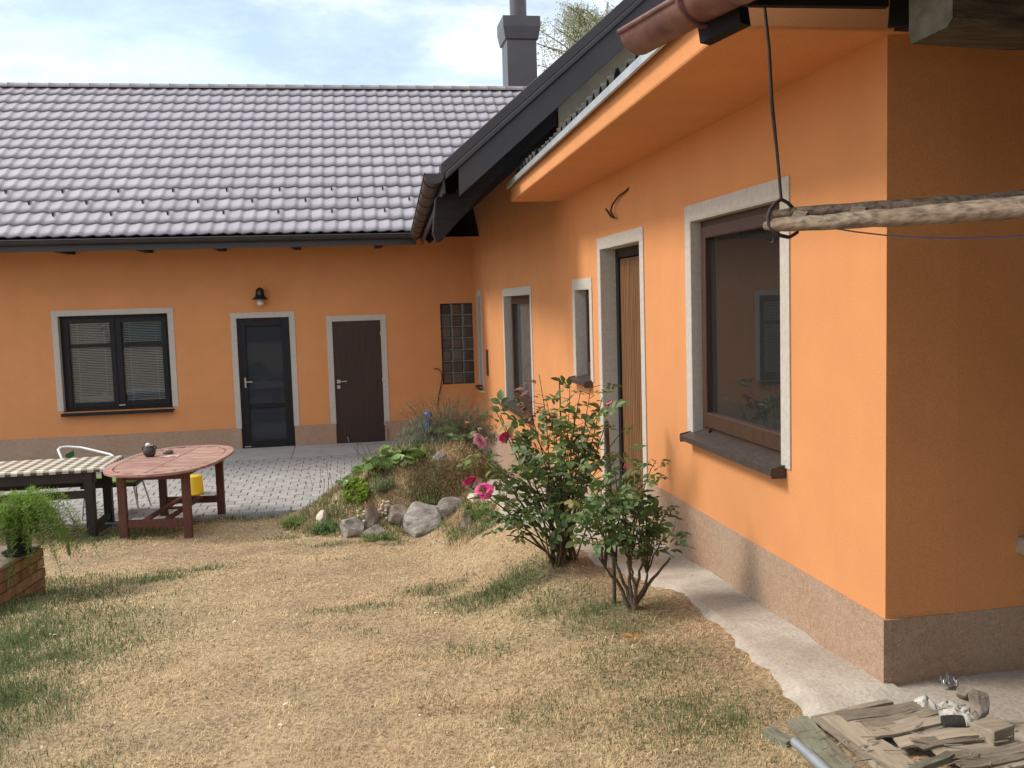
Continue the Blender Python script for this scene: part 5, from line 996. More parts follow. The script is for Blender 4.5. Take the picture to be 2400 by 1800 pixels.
nodes2 = []; r2.tw = .065; r2.sc = (.65, 1.05)
tips2 = [((1110+(x-1110)*.90, 960+(y-960)*.92), dd, kw) for (x, y), dd, kw in tips2]
for nx_, ny_, dd in ((1090, 1290, .0), (1170, 1250, .06), (1185, 1330, -.05), (1260, 1300, .03), (1290, 1360, -.04), (1020, 1330, -.02)):
    q_ = at(*rf(nx_, ny_), D2+dd); nodes2.append(q_); r2.cane(q_, r0=.013, leaf=0, bow=.05, name='main_cane', base=b2+Vector((r2.g.uniform(-.03, .03), r2.g.uniform(-.03, .03), -.02)))
for (x, y), dd, kw in tips2:
    tp_ = at(*rf(x, y), D2+dd); nd_ = min(nodes2, key=lambda q_: (Vector((q_.x, q_.y, 0))-Vector((tp_.x, tp_.y, 0))).length+r2.g.uniform(0, .12)); r2.cane(tp_, r0=r2.g.uniform(.004, .0065), bow=.12, start=kw.pop('start', .25), density=1.9, base=nd_, **kw)
cutp = at(*rf(1442, 1262), D2-.02); r2.cane(cutp, r0=.012, leaf=0, bow=.05, name='bare_cane', base=b2)
r2.cane(at(*rf(1525, 1022), D2+.02), r0=.005, leaf=0, bow=.02, name='bare_cane', base=at(*rf(1400, 985), D2)); r2.cane(at(*rf(1475, 945), D2+.02), r0=.004, leaf=0, bow=.02, name='bare_cane', base=at(*rf(1430, 1000), D2))
st = MB(); s0, s1 = hit(*rf(1080, 1555)), at(*rf(1072, 1225), (hit(*rf(1080, 1555))-CAM).dot(FWD)); st.tube([s0-Vector((0, 0, .05)), s1], .011, 8); tag(st.build('stake', mat['cane'], origin=s0), 'thin dark stake at the foot of the smaller rose bush', 'stake')

# ------------------------------------------------------------------ rockery: stones and plants on the mound
def rock(px, py, w, h, seed, label, m_='rock', dep=None, flat=1.0, lean=0, group='stones edging the rockery', sink=.30):
    p = hit(px, py) if dep is None else at(px, py, dep); sc = (p-CAM).dot(FWD)/FOCAL_PX; W_, H_ = w*sc, h*sc
    g = random.Random(seed); bm = bmesh.new(); bmesh.ops.create_icosphere(bm, subdivisions=4, radius=1.0)
    planes = [(Vector((g.gauss(0, 1), g.gauss(0, 1), g.gauss(0, 1))).normalized(), g.uniform(.50, .86)) for _ in range(15)]
    for v in bm.verts:
        q = v.co.copy()
        for n_, d_ in planes:
            k = q.dot(n_)-d_
            if k > 0: q -= n_*k*.94
        q *= 1+.055*mnoise.noise(q*2.3+Vector((seed, 0, 0)))+.035*mnoise.noise(q*6.0+Vector((0, seed, 0)))+.015*mnoise.noise(q*15)
        v.co = q
    ex_ = [max(abs(v.co[i]) for v in bm.verts) for i in range(3)]
    for v in bm.verts: v.co = Vector((v.co.x/ex_[0]*W_/2, v.co.y/ex_[1]*W_/2*.8*flat, v.co.z/ex_[2]*H_/2*(1+sink)))
    me = bpy.data.meshes.new('rock'); bm.to_mesh(me); bm.free(); me.polygons.foreach_set('use_smooth', [False]*len(me.polygons))
    o = put('rock', me, mat[m_], None, (p.x, p.y+W_*.2, p.z+H_*(.5-sink*.5)), rot=(0, lean, g.uniform(-.4, .4)))
    return tag(o, label, 'rock', group)
rbp = lambda x, y: (600+x*.27125, 900+y*.27125)
for i, (x, y, w, h, l, m_) in enumerate([(820, 1330, 180, 170, 'left end grey stone of the rockery edge, angular and leaning', 'rock'), (1000, 1255, 125, 170, 'reddish upright slab stone between the two succulent clumps', 'rockred'), (1030, 1328, 210, 95, 'flat pale grey stone lying lowest in the rockery edge', 'rock'),
        (1240, 1205, 190, 130, 'dark brown wedge stone left of the big pale boulder', 'rockred'), (1450, 1290, 300, 220, 'largest pale grey boulder at the middle of the rockery edge', 'rock'), (1680, 1150, 190, 140, 'grey-brown stone right above the big boulder', 'rock'), (1840, 1240, 110, 150, 'right end dark stone of the rockery edge nearest the roses', 'rockred'), (570, 1215, 95, 100, 'small pale weathered stone at the left foot of the mound', 'rockpale')]):
    q = rbp(x, y); rock(q[0], q[1], w*.27125*1.32, h*.27125*1.22, 40+i, l, m_, sink=.5)
q = rbp(1580, 700); rock(q[0], q[1], 170*.27, 120*.27, 61, 'grey slate slab sticking up aslant on top of the mound', 'rock', flat=.4, lean=-.55)
q = rbp(1290, 710); rock(q[0], q[1], 100*.27, 60*.27, 62, 'small white-grey stone under the big round leaves on the mound', 'rockpale')
q = rbp(710, 880); rock(q[0], q[1], 80*.27, 80*.27, 63, 'small pale stone half hidden left of the lime green sedum', 'rock')
q = rbp(1930, 1040); rock(q[0], q[1], 190*.27, 110*.27, 64, 'lichen white flat stone just below the pink roses', 'rockpale')

def scatter(name, parent, pts, n_each, L_, W_, c1, c2, lean=(0, 1.2), spread=.03, bend=.2, seed=1, m_='foliage', loc=(0, 0, 0), jitter=(1, 1, .6)):
    g = np.random.default_rng(seed); P = np.repeat(np.array([tuple(p) for p in pts]), n_each, 0); n = len(P); P = P+g.normal(0, 1, (n, 3))*spread*np.array(jitter)
    d_, s_ = rand_dirs(n, *lean, g=g); t = g.random((n, 1)); C_ = np.array(c1)*(1-t)+np.array(c2)*t
    return blades_mesh(name, P, d_, s_, g.uniform(*L_, n), g.uniform(*W_, n), C_, bend, mat[m_], parent, loc)
def ball_pts(c, rx, ry, rz, n, seed, lo=.3):
    g = np.random.default_rng(seed); v = g.normal(0, 1, (n, 3)); v /= np.linalg.norm(v, axis=1)[:, None]; v[:, 2] = np.abs(v[:, 2]); r_ = g.uniform(lo, 1, (n, 1)); bump = 1+.22*np.sin(v[:, :1]*7+seed)*np.cos(v[:, 1:2]*6)
    return np.array(c)+v*r_*bump*np.array((rx, ry, rz))
# lavender
lv = hit(1010, 1075); lv = Vector((1.02, 10.75, float(ground(np.array(1.02), np.array(10.75)))-.02)); lav = thing('lavender', tuple(lv), 'grey-green lavender bush with dry seed heads on the mound top', 'plant')
scatter('foliage', lav, ball_pts(lv, .60, .42, .42, 760, 3), 20, (.03, .07), (.004, .007), (.13, .155, .095), (.27, .29, .21), (0, 1.3), .025, .05, 4, loc=lv)
g = random.Random(9); stl = MB(); tipsL = []
for k in range(190):
    a, r_ = g.uniform(0, 6.28), g.random()**.5; p0_ = lv+Vector((math.cos(a)*.30*r_, math.sin(a)*.25*r_, .18)); p1_ = lv+Vector((math.cos(a)*.56*r_-.03, math.sin(a)*.45*r_, g.uniform(.40, .66)-.16*r_*r_)); stl.tube([p0_, p0_.lerp(p1_, .6)+Vector((0, 0, .02)), p1_], [.0022, .0018, .0014], 3, cap=False)
    for u in (1, .93, .86, .78): tipsL.append(p0_.lerp(p1_, u)+Vector((g.uniform(-.006, .006), 0, 0)))
stl.build('seed_stalks', M('dry_lavender_stalk', (.30, .22, .13), (.21, .155, .09), rough=.9, scale=5), lav, fix=False)
scatter('seed_heads', lav, tipsL, 7, (.008, .018), (.004, .007), (.36, .26, .15), (.24, .165, .10), (0, 1.6), .004, 0, 5, loc=lv)
# blue bottle in the lavender
bp_ = at(1004, 985, (lv-CAM).dot(FWD)-.10); bot = thing('blue_bottle', tuple(bp_), 'small blue plastic bottle stuck in the lavender bush', 'bottle')
b = MB(); b.lathe([(.045, -.10), (.05, -.06), (.046, 0), (.035, .03), (.042, .05), (.042, .085), (.030, .10), (0, .10)], bp_, 16); b.build('body', mat['blueplastic'], bot)
# bergenia, three clumps of big round leaves
def round_leaf(seed):
    g = random.Random(seed); V = [(0, 0, 0)]; F = []; n = 16; V2 = []
    for r_, z in ((.45, .10), (1.0, .16)):
        for i in range(n):
            a = 2*math.pi*i/n; rr_ = r_*(1+.06*math.sin(3*a+seed)+.05*g.uniform(-1, 1)); V.append((rr_*math.cos(a)*.9, rr_*math.sin(a), z*r_+.07*math.sin(2*a+seed)*r_))
    F += [(0, 1+i, 1+(i+1) % n) for i in range(n)]+[(1+i, 1+n+i, 1+n+(i+1) % n, 1+(i+1) % n) for i in range(n)]
    me = mesh_from('leaf', V, F, True); me.materials.append(mat['bergenia']); return me
RL_ = [round_leaf(s_) for s_ in range(5)]
def bergenia(label, spots, seed):
    c = hit(*spots[0][:2]); root = thing('bergenia', tuple(c), label, 'plant', 'bergenia clumps'); g = random.Random(seed)
    spots = [(x, y, r_) for x, y, r_ in spots]+[(x+g.uniform(-13, 13), y+g.uniform(-6, 12), r_*g.uniform(.5, .95)) for x, y, r_ in spots for _ in range(4)]
    for x, y, r_ in spots:
        p = hit(x, y+8); sc = (p-CAM).dot(FWD)/FOCAL_PX; h_ = g.uniform(.02, .13); q = p+Vector((0, 0, h_)); rr_ = r_*sc*1.0
        put('leaf', RL_[g.randrange(5)], None, root, tuple(q-c), rot=(g.uniform(-.1, 1.1), g.uniform(-.6, .6), g.uniform(-3, 3)), scale=(rr_, rr_, rr_))
        b = MB(); b.tube([p-Vector((0, 0, .02)), q], .005, 5); b.build('stalk', mat['roseyoung'], root)
bergenia('bergenia with large glossy round leaves in front of the lavender', [(946, 1062, 21), (915, 1075, 17), (975, 1078, 14), (932, 1088, 16), (900, 1065, 12), (990, 1070, 10), (960, 1090, 12), (905, 1092, 13), (880, 1082, 11)], 3)
bergenia('bergenia clump with yellowish leaves behind the lime sedum', [(835, 1085, 16), (812, 1095, 14), (860, 1090, 15), (880, 1098, 13), (845, 1102, 13), (806, 1108, 11), (868, 1110, 13), (895, 1105, 12), (825, 1075, 9), (852, 1078, 12)], 5)
bergenia('small bergenia at the left foot of the planted mound', [(800, 1122, 12), (785, 1130, 10), (812, 1135, 10), (795, 1142, 9), (820, 1148, 9)], 8)
# golden euphorbia-like tuft and lime sedum
eu = hit(930, 1048); eup = thing('gold_spurge', tuple(eu), 'yellow-green spurge tuft at the left of the lavender', 'plant')
scatter('foliage', eup, ball_pts(eu, .20, .16, .14, 60, 8), 14, (.02, .045), (.006, .011), (.16, .17, .03), (.30, .26, .05), (0, 1.1), .02, .1, 8, loc=eu)
sd = hit(835, 1165); sed = thing('lime_sedum', tuple(sd), 'bright lime green sedum clump at the front of the mound', 'plant')
sv, sf = leaf_poly(.034, .020, .2); g = random.Random(21)
for k in range(80):
    q = rbp(g.uniform(760, 960), g.uniform(830, 1010)); p = hit(q[0], q[1]+12)+Vector((0, 0, g.uniform(.0, .06))); b = MB()
    for i in range(13):
        a = i*2.4; M4 = Matrix.Translation(p+Vector((0, 0, i*.0035))) @ Matrix.Rotation(a, 4, 'Z') @ Matrix.Rotation(.15+i*.07, 4, 'X') @ Matrix.Scale(1.7-.07*i, 4); b.add([M4 @ Vector(v) for v in sv], sf, True)
    b.build('rosette', mat['sedum'], sed, fix=False)
for lab, (cx_, cy_), n in (('pale succulent cushion between the two left stones', (890, 1200), 26), ('cream flowered succulent clump beside the reddish slab', (1110, 1090), 34)):
    q = rbp(cx_, cy_); c = hit(*q)+Vector((0, -.05, .03)); root = thing('succulent', tuple(c), lab, 'plant', 'succulents in the rock gaps')
    for k in range(n):
        p = c+Vector((g.gauss(0, .045), g.gauss(0, .03), g.gauss(0, .045))); b = MB(); b.lathe([(.004, -.01), (.016, 0), (.018, .010), (.010, .018), (0, .02)], p, 7); b.build('rosette', mat['rockpale'] if (k % 3 == 0 or (n > 30 and k % 3)) else mat['sedum'], root)
for lab, (tx, ty), rad, c1_, c2_ in (('fresh green tuft at the left foot of the mound', (690, 1235), (.16, .12, .10), (.12, .19, .05), (.25, .33, .10)), ('bright green weed clump below the lime sedum', (765, 1245), (.17, .10, .10), (.11, .20, .07), (.22, .33, .12)), ('grey-green weed tuft right of the lime sedum', (905, 1150), (.16, .12, .14), (.15, .19, .09), (.27, .31, .16)), ('green leafy weed behind the largest boulder', (1005, 1185), (.20, .12, .10), (.12, .17, .06), (.24, .28, .11)), ('green tuft between the right end stone and the roses', (1130, 1215), (.16, .14, .14), (.10, .16, .05), (.20, .28, .09)), ('grassy green tuft under the flat grey stone', (890, 1268), (.20, .10, .07), (.13, .18, .06), (.26, .31, .12))):
    c = hit(tx, ty); root = thing('weed_tuft', tuple(c), lab, 'plant', 'green tufts around the mound'); scatter('foliage', root, ball_pts(c, *rad, 60, int(tx)), 16, (.02, .05), (.005, .010), c1_, c2_, (0, 1.2), .02, .2, int(ty), loc=c)
# brown heath shrub on the right of the mound
hs = hit(1060, 1150); hea = thing('heath_shrub', tuple(hs), 'low brown-green heath shrub on the right of the mound', 'plant')
hp = [hit(px, py)+Vector((0, 0, .05)) for px in range(960, 1130, 9) for py in range(1095, 1180, 9)]
scatter('foliage', hea, hp, 34, (.015, .04), (.004, .008), (.13, .135, .055), (.30, .225, .12), (0, 1.4), .045, .05, 11, loc=hs)
# dry grass and weeds over the mound (uncountable)
mp_ = []
g = np.random.default_rng(5); X_ = g.uniform(-1.2, 2.0, 12000); Y_ = g.uniform(7.6, 12.0, 12000); hgt = mound(X_, Y_)-terrain(X_, Y_); k_ = (hgt > -.03) | ((X_ > .75) & (X_ < 1.15) & (Y_ > 7.6)); X_, Y_ = X_[k_], Y_[k_]; Z_ = ground(X_, Y_)
gn = vnoise(X_, Y_, 4, 77); cols = np.where((gn+g.normal(0, .10, len(gn)))[:, None] > .50, np.array((.19, .22, .09)), np.array((.54, .41, .245)))*g.uniform(.6, 1.25, (len(X_), 1))
REP = 9; XR, YR = np.repeat(X_, REP)+g.normal(0, .03, len(X_)*REP), np.repeat(Y_, REP)+g.normal(0, .03, len(X_)*REP); dR, sR = rand_dirs(len(XR), .1, 1.25, g)
mg = blades_mesh('mound_grass', np.stack([XR, YR, ground(XR, YR)-.005], 1), dR, sR, g.uniform(.035, .125, len(XR)), g.uniform(.003, .0075, len(XR)), np.repeat(cols, REP, 0)*g.uniform(.7, 1.2, (len(XR), 1)), .5)
tag(mg, 'dry tangled grass covering the rockery mound', 'grass', kind='stuff')
for lab, pts in (('thin dark dry seed stalks at the left edge of the mound', [(735, 1170, 725, 1110), (745, 1165, 752, 1095), (755, 1172, 760, 1120), (770, 1165, 765, 1085), (780, 1160, 772, 1110), (728, 1168, 715, 1130), (790, 1155, 800, 1100)]), ('pale arching dry grass stalks rising behind the sedum', [(905, 1140, 830, 1050), (915, 1130, 880, 1060), (925, 1130, 900, 1055), (930, 1140, 870, 1085), (900, 1135, 860, 1045), (890, 1130, 845, 1040)])):
    c = hit(pts[0][0], pts[0][1]); root = thing('dry_stalks', tuple(c), lab, 'plant'); b = MB(); hd = []
    for x0_, y0_, x1_, y1_ in pts:
        p0_ = hit(x0_, y0_); dd = (p0_-CAM).dot(FWD); p1_ = at(x1_, y1_, dd); b.tube([p0_-Vector((0, 0, .02)), p0_.lerp(p1_, .5)+RIGHT*.01, p1_], [.003, .0022, .0016], 4, cap=False); hd += [p0_.lerp(p1_, u) for u in (.8, .87, .93, 1.0)]
    b.build('stems', mat['deadwood'], root, fix=False); scatter('seed_heads', root, hd, 6, (.01, .02), (.003, .006), (.11, .08, .055), (.20, .15, .09), (0, 1.6), .006, 0, 31, loc=c)

# ------------------------------------------------------------------ lawn blades (uncountable)
def lawn_blades(n, seed):
    g = np.random.default_rng(seed); d_ = np.exp(g.uniform(math.log(2.15), math.log(12.0), n)); lat = g.uniform(-.60, .52, n); yaw_ = YAW
    X = d_*(math.sin(yaw_)+lat*math.cos(yaw_)); Y = d_*(math.cos(yaw_)-lat*math.sin(yaw_))
    pl_ = np.interp(Y, [2.9, 3.3, 4.2, 4.8, 5.4, 6.2, 7, 9, 10, 12.4], [1.45, 1.60, 1.62, 1.60, 1.52, 1.30, 1.12, 1.12, 1.25, 1.4])
    k = (X < pl_+g.normal(0, .025, n)) & (Y < 11.10) & (Y > 1.6) & ~((X < -2.43+(Y-7.74)*.1) & (X > -3.3) & (Y < 7.74) & (Y > 5.2)); k &= ~((Y > 10.85) & (X > -.4)); k &= ~((X > 1.38) & (Y < 3.15))
    b_ = bare(X, Y); gr_ = green(X, Y); k &= g.random(n) > b_*.85; X, Y, b_, gr_, d_ = X[k], Y[k], b_[k], gr_[k], d_[k]; m_ = len(X)
    isg = g.random(m_) < gr_*.85; lean_lo = np.where(isg, .15, .6); lean_hi = np.where(isg, 1.0, 1.5); az = g.uniform(0, 2*math.pi, m_); le = lean_lo+(lean_hi-lean_lo)*g.random(m_)
    D_ = np.stack([np.sin(le)*np.cos(az), np.sin(le)*np.sin(az), np.cos(le)], 1); S_ = np.stack([-np.sin(az), np.cos(az), np.zeros(m_)], 1)
    tuft = vnoise(X, Y, 6.5, 71); L_ = np.where(isg, g.uniform(.025, .07, m_)*(.6+.7*gr_), g.uniform(.010, .042, m_)*(.5+.9*tuft)*(1-.45*b_)+.03*(g.random(m_) > .985)); W_ = g.uniform(.0016, .0034, m_)*np.clip(d_/4, .8, 2.4)
    t = g.random((m_, 1)); dry = np.array((.78, .63, .365))*t+np.array((.49, .345, .19))*(1-t); warm = sm(.35, .75, vnoise(X, Y, 1.7, 61)*.6+vnoise(X, Y, 5, 62)*.4)[:, None]; grey = sm(.5, .8, vnoise(X, Y, 2.4, 64)*.6+vnoise(X, Y, 8, 65)*.4)[:, None]; dry = dry*(1-.55*warm)+np.array((.56, .38, .24))*.55*warm; dry = dry*(1-.6*grey)+np.array((.40, .315, .22))*.6*grey; gg = np.array((.17, .205, .075))*t+np.array((.08, .11, .045))*(1-t)
    C_ = np.where(isg[:, None], gg, dry)*g.uniform(.75, 1.2, (m_, 1))
    Z = ground(X, Y)+(vnoise(X, Y, 4, 8)-.5)*.03+(vnoise(X, Y, 13, 9)-.5)*.014
    return blades_mesh('lawn_grass', np.stack([X, Y, Z-.003], 1), D_, S_, L_, W_, C_, .5)
tag(lawn_blades(520000, 3), 'short parched grass with green patches covering the sloping lawn', 'grass', kind='stuff')
# fallen leaves, petals and bits of bark on the lawn (uncountable)
g = random.Random(14); lt = MB(); LC = []
for k in range(800):
    dd = math.exp(g.uniform(math.log(2.4), math.log(10))); la = g.uniform(-.55, .32); x = dd*(math.sin(YAW)+la*math.cos(YAW)); y = dd*(math.cos(YAW)-la*math.sin(YAW))
    if x > 1.4 or (x < -2.3 and y < 7.8): continue
    z = float(ground(np.array(x), np.array(y)))+.022; s_ = g.uniform(.008, .026); M4 = Matrix.Translation((x, y, z)) @ Matrix.Rotation(g.uniform(0, 6), 4, 'Z') @ Matrix.Rotation(g.uniform(-.4, .4), 4, 'X') @ Matrix.Scale(s_/.034, 4)
    lt.add([M4 @ Vector(v) for v in sv], sf, True); c_ = g.choice([(.40, .27, .13), (.22, .12, .06), (.13, .09, .055), (.55, .45, .30), (.30, .17, .08), (.11, .16, .045)]) if g.random() > .06 else (.75, .70, .66); LC += [c_]*len(sv)
lo_ = lt.build('leaf_litter', mat['grass'], fix=False); a = lo_.data.color_attributes.new('Col', 'FLOAT_COLOR', 'POINT')
for i, c_ in enumerate(LC): a.data[i].color = (*c_, 1)
tag(lo_, 'fallen dry leaves and petals strewn over the lawn', 'litter', kind='stuff')
for i, (px, py, lab) in enumerate([(1483, 1507, 'left one of two yellow curled leaves by the smaller rose'), (1503, 1502, 'right one of two yellow curled leaves by the smaller rose'), (985, 1670, 'brown curled leaf lying in the middle of the near lawn')]):
    p = hit(px, py)+Vector((0, 0, .02)); b = MB(); v2, f2 = leaf_poly(.055, .040, .9, 5); M4 = Matrix.Translation(p) @ Matrix.Rotation(1.2+i, 4, 'Z') @ Matrix.Rotation(.3, 4, 'X'); b.add([M4 @ Vector(v) for v in v2], f2, True)
    tag(b.build('fallen_leaf', leaf_mat('dry_leaf_%d' % i, (.62, .36, .10) if i < 2 else (.26, .13, .06), (.45, .25, .07) if i < 2 else (.16, .08, .04)), origin=p, fix=False), lab, 'leaf', 'single fallen leaves')

# ------------------------------------------------------------------ heap of old boards by the corner
r9 = lambda x, y: (1500+x*.40687, 1250+y*.40687)
def plank(a_, c_, w, t, z, m_, label, seed, group=None, z2=None, name='plank', jag=.22):
    p, q = on_z(*r9(*a_), z), on_z(*r9(*c_), z2 if z2 is not None else z); d_ = (q-p).normalized(); s_ = d_.cross(Vector((0, 0, 1))).normalized(); u_ = s_.cross(d_); g = random.Random(seed); n = 14; V = []
    for i in range(n+1):
        x = i/n; e0, e1 = g.uniform(-.03, .03)*w, g.uniform(-.03, .03)*w; end = g.uniform(-jag, jag)*w*.5 if i in (0, n) else 0; end2 = g.uniform(-jag, jag)*w*.5 if i in (0, n) else 0; c0 = p.lerp(q, x)+u_*.004*math.sin(x*5+seed)
        V += [c0-s_*(w/2+e0)+d_*end, c0+s_*(w/2+e1)+d_*end2, c0+s_*(w/2+e1)+d_*end2-u_*t, c0-s_*(w/2+e0)+d_*end-u_*t]
    b = MB(); b.add(V, [(4*i+j, 4*i+4+j, 4*i+4+(j+1) % 4, 4*i+(j+1) % 4) for i in range(n) for j in range(4)]+[(0, 1, 2, 3), (4*n+3, 4*n+2, 4*n+1, 4*n)])
    # orient the grain along the board
    o0 = (p+q)/2; me = mesh_from(name, [tuple(Vector((( Vector(v)-o0).dot(d_), (Vector(v)-o0).dot(s_), (Vector(v)-o0).dot(u_)))) for v in b.v], b.f); bm = bmesh.new(); bm.from_mesh(me); bmesh.ops.recalc_face_normals(bm, faces=bm.faces); bm.to_mesh(me); bm.free()
    o = put(name, me, mat[m_], None, tuple(o0)); o.rotation_euler = Matrix((d_, s_, u_)).transposed().to_euler(); return tag(o, label, 'plank', group or 'old boards heaped by the wall corner')
Zb = .105
plank((900, 1065), (1260, 1420), .085, .02, Zb+.005, 'greyplank', 'lichen-grey board at the left edge of the heap, running to the bottom', 1)
plank((1010, 1055), (1500, 1400), .018, .018, Zb+.02, 'plank', 'thin dark batten running diagonally between the two long boards', 2, jag=.2)
plank((1130, 1050), (1600, 1430), .125, .02, Zb+.012, 'paleboard', 'broadest pale flat board in the middle of the heap', 3, jag=.4)
plank((1000, 1058), (1440, 965), .03, .025, Zb, 'plank', 'straight board edging the top of the heap along the concrete', 4, jag=.2)
for i, (a_, c_, w, t, m_, l) in enumerate([((1150, 1060), (1620, 985), .055, .009, 'plank', 'upper brown board just below the edging board'), ((1290, 1100), (1690, 1020), .045, .009, 'plank', 'board with dark gap below it near the top of the heap'), ((1320, 1140), (1730, 1060), .060, .008, 'paleboard', 'splintered pale board above the jagged broken end'), ((1440, 1160), (1800, 1085), .045, .009, 'plank', 'brown board running to the charred log'), ((1480, 1200), (1980, 1125), .050, .008, 'paleboard', 'pale narrow board below the charred log'), ((1600, 1215), (2010, 1150), .045, .008, 'plank', 'brown narrow board left of the wooden block'),
        ((1700, 1262), (2140, 1195), .060, .008, 'paleboard', 'pale board passing in front of the wooden block'), ((1780, 1290), (2230, 1225), .045, .008, 'plank', 'brown board second below the wooden block'), ((1830, 1325), (2260, 1255), .05, .008, 'plank', 'lowest but one brown board at the right bottom'), ((1900, 1352), (2300, 1290), .05, .008, 'paleboard', 'lowest pale board at the bottom right corner')]):
    plank(a_, c_, w*1.35, t, Zb+.010+.005*(i % 3), m_, l, 20+i, z2=Zb+.014+.008*((i*2) % 3))
plank((1570, 1360), (1790, 1255), .028, .02, Zb+.04, 'greyplank', 'grey stick lying across the heap towards the bottom edge', 51, jag=.1)
plank((735, 1125), (875, 1195), .055, .025, Zb-.005, 'greyplank', 'short dark plank end left of the grey pipe', 52, jag=.2)
p0_, p1_ = on_z(*r9(890, 1200), .125), on_z(*r9(1110, 1400), .125); b = MB(); b.tube([p0_, p0_.lerp(p1_, .35)], .016, 14); b.tube([p0_.lerp(p1_, .35), p0_.lerp(p1_, .36), p1_], .0185, 14); tag(b.build('metal_pipe', mat['pipe'], origin=p0_), 'grey-blue metal pipe with a joint at the left of the heap', 'pipe')
def blob(name, px, py, w, h, d_, z, m_, label, cat, seed, lean=0, rz=0, cuts=14, parent=None):
    p = on_z(px, py, z); sc = (p-CAM).dot(FWD)/FOCAL_PX; g = random.Random(seed); bm = bmesh.new(); bmesh.ops.create_icosphere(bm, subdivisions=3, radius=1.0); planes = [(Vector((g.gauss(0, 1), g.gauss(0, 1), g.gauss(0, 1))).normalized(), g.uniform(.5, .85)) for _ in range(cuts)]
    for v in bm.verts:
        q = v.co.copy()
        for n_, k0 in planes:
            k = q.dot(n_)-k0
            if k > 0: q -= n_*k*.95
        v.co = q*(1+.08*mnoise.noise(q*3+Vector((seed, 0, 0))))
    for v in bm.verts: v.co = Vector((v.co.x*w*sc/2*1.2, v.co.y*d_/2*1.2, v.co.z*h*sc/2*1.2))
    me = bpy.data.meshes.new(name); bm.to_mesh(me); bm.free(); o = put(name, me, mat[m_], None, (p.x, p.y, p.z+h*sc*.42), rot=(0, lean, rz)); return tag(o, label, cat)
x, y = r9(1950, 1065); blob('flat_stone', x, y, 46, 80, .07, .10, 'rockred', 'brown flat stone standing on edge against the lime plaster', 'stone', 5, lean=.25, rz=.5)
x, y = r9(1865, 950); blob('small_stone', x, y, 34, 34, .06, .09, 'rockred', 'small brown stone behind the upright flat stone', 'stone', 6)
p = on_z(*r9(2050, 1190), .115); b = MB(); b.obox(p+Vector((0, .02, .022)), Vector((.050, .016, 0)), Vector((-.016, .042, 0)), Vector((0, 0, .026))); tag(b.build('wood_block', mat['paleboard'], origin=p, bevel=.004), 'short sawn pale wooden block at the right edge', 'block')
p0_, p1_ = on_z(*r9(1745, 1095), .135), on_z(*r9(1865, 1090), .14); b = MB(); b.tube([p0_, p0_.lerp(p1_, .5), p1_], [.026, .027, .024], 14); tag(b.build('charred_log', mat['charred'], origin=p0_), 'short dark charred log stub on the boards', 'log')
# crumbled lime plaster over boards
V = []; g = random.Random(3); nX, nY = 26, 14
for jy in range(nY+1):
    for ix in range(nX+1):
        u, v = ix/nX, jy/nY; px, py = r9(1545+u*440, 935+u*130+v*85*(1-.2*math.sin(u*3))); q = on_z(px, py, .10); edge = min(u, 1-u, v, 1-v); q.z = .085+.055*min(1, edge*6)*(.6+.8*mnoise.noise(Vector((u*6, v*5, 1.3))))+.02*mnoise.noise(Vector((u*19, v*14, 4)))*min(1, edge*5); q.x += .012*mnoise.noise(Vector((u*12, v*9, 7))); q.y += .03*mnoise.noise(Vector((u*9, v*7, 9))); V.append(q)
b = MB(); b.add(V, grid_faces(nX+1, nY+1), True); tag(b.build('lime_rubble', mat['lime'], origin=on_z(*r9(1770, 1020), .09), fix=False), 'ragged sheet of white lime plaster spilled over the boards', 'rubble')
V = [on_z(*r9(1725+110*(ix/11), 868+26*(jy/5)+.1*(ix*4)), .095)+Vector((0, 0, .05*abs(mnoise.noise(Vector((ix*.9, jy*1.1, 2.2))))+.03*((ix*7+jy*3) % 4)/4)) for jy in range(6) for ix in range(12)]; b = MB(); b.add(V, grid_faces(12, 6)); tag(b.build('foil_scrap', mat['foil'], origin=on_z(*r9(1770, 880), .1), fix=False), 'crumpled scrap of shiny foil at the foot of the end wall', 'foil')
# splinters and chips (uncountable)
g = random.Random(19); ch_ = MB()
for k in range(70):
    px, py = r9(g.uniform(900, 2212), g.uniform(990, 1352)); 
    if py < 1250+.40687*(1010+(1450-((px-1500)/.40687))*.1): continue
    p = on_z(px, py, Zb+.022+g.uniform(0, .014)); a = g.gauss(.1, .5); L_ = g.uniform(.008, .06); ch_.bar(p, p+Vector((math.cos(a)*L_, math.sin(a)*L_, g.uniform(-.004, .008))), g.uniform(.002, .009), .002)
tag(ch_.build('wood_splinters', mat['plank'], fix=False), 'wood splinters and chips strewn over the heap', 'splinters', kind='stuff')
g = random.Random(23); ch_ = MB()
for k in range(260):
    u = g.uniform(2.95, 9); x = 1.55+g.random()*.42+(0 if u < 5.5 else -.3*g.random()); p = Vector((x, u, float(terrain(np.array(x), np.array(u)))+.022)); s_ = g.uniform(.0015, .0042); ch_.obox(p, (s_, 0, 0), (0, s_*.8, 0), (0, 0, s_*.5))
tag(ch_.build('path_grit', mat['concrete'], fix=False), 'loose grit on the concrete path', 'grit', kind='stuff')

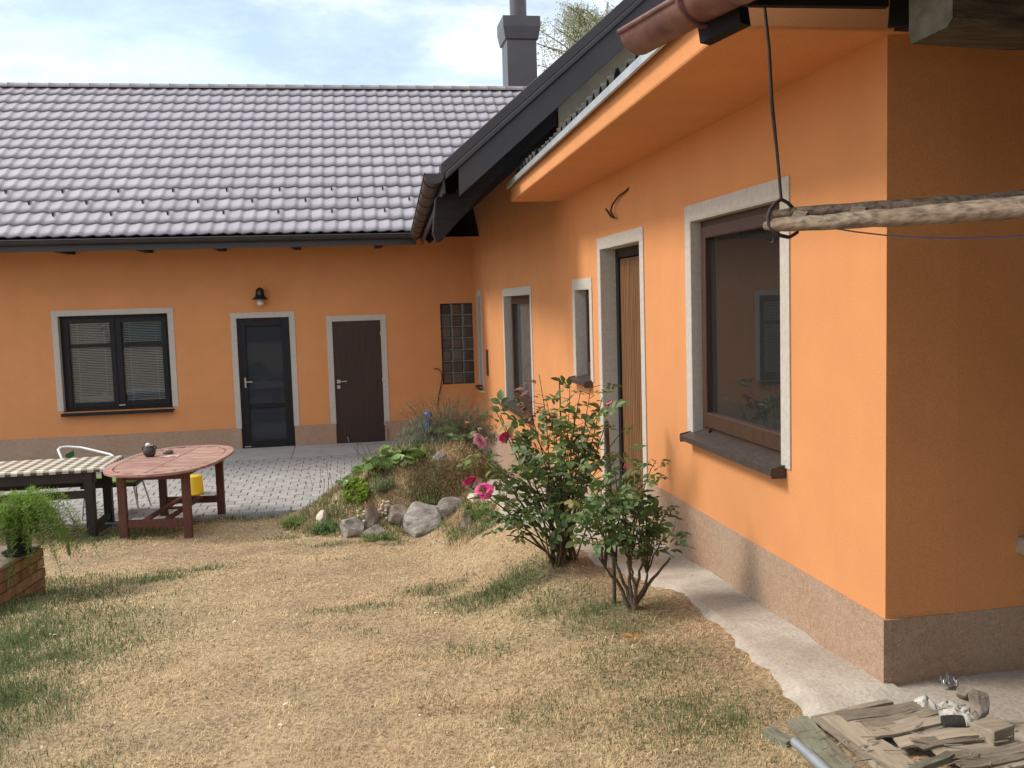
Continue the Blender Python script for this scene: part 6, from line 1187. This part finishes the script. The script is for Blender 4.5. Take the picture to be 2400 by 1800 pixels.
# ------------------------------------------------------------------ birch behind the roofs, and the garden trees behind the camera
def leaf_cloud(name, parent, centres, n_each, spread, L_, W_, c1, c2, seed, loc, droop=.0):
    g = np.random.default_rng(seed); P = np.repeat(np.array([tuple(c) for c in centres]), n_each, 0); n = len(P); P = P+g.normal(0, 1, (n, 3))*spread; v = g.normal(0, 1, (n, 3)); v[:, 2] -= droop; v /= np.linalg.norm(v, axis=1)[:, None]; s_ = np.cross(v, g.normal(0, 1, (n, 3))); s_ /= np.linalg.norm(s_, axis=1)[:, None]; t = g.random((n, 1))
    return blades_mesh(name, P, v, s_, g.uniform(*L_, n), g.uniform(*W_, n), np.array(c1)*t+np.array(c2)*(1-t), .1, mat['foliage'], parent, loc)
bt = Vector((8.7, 33, -.7)); birch = thing('birch_tree', tuple(bt), 'birch crown with drooping twigs showing above the roofs', 'tree')
g = random.Random(5); br_ = MB(); tr = MB(); tr.tube([bt, bt+Vector((.2, 0, 4)), bt+Vector((.1, .2, 8)), bt+Vector((.5, 0, 12.6))], [.26, .2, .12, .03], 10); tr.build('trunk', mat['bark'], birch)
cent = []
for k in range(80):
    h_ = g.uniform(5.0, 12.0); a = g.uniform(0, 6.28); r_ = min(3.6, (13.0-h_)*.95)*g.uniform(.45, 1.05)+.25; p0_ = bt+Vector((.2, .1, h_)); p1_ = p0_+Vector((math.cos(a)*r_, math.sin(a)*r_, r_*.45)); br_.tube([p0_, p0_.lerp(p1_, .5)+Vector((0, 0, .15)), p1_], [.035, .022, .010], 5, cap=False)
    for j_ in range(9):
        q = p0_.lerp(p1_, g.uniform(.35, 1.02)); e_ = q+Vector((g.uniform(-.55, .55), g.uniform(-.55, .55), g.uniform(.0, .3))); dr_ = e_+Vector((g.uniform(-.15, .15), g.uniform(-.15, .15), -g.uniform(.5, 1.5))); br_.tube([q, e_, dr_], [.008, .006, .003], 3, cap=False); cent += [e_.lerp(dr_, u/5) for u in range(6)]+[q.lerp(e_, .5)]
br_.build('branches', mat['deadwood'], birch, fix=False)
leaf_cloud('crown', birch, cent, 5, .085, (.045, .075), (.03, .048), (.30, .33, .19), (.42, .45, .27), 6, bt, .4)
cp = np.concatenate([ball_pts((x, y, .3), w, w*.8, h_*.9, 420, 50+i, .45) for i, (x, y, h_, w) in enumerate([(-7, -9.5, 3.6, 3.0), (-2.2, -11, 4.0, 3.2), (2.8, -9.5, 3.6, 3.0), (7.5, -8, 3.6, 3.0)])])
tag(leaf_cloud('hedge', None, cp, 12, .25, (.14, .26), (.10, .17), (.045, .075, .02), (.09, .13, .035), 60, (0, 0, 0)), 'dark green hedge mirrored in the back wing windows', 'hedge', kind='stuff')
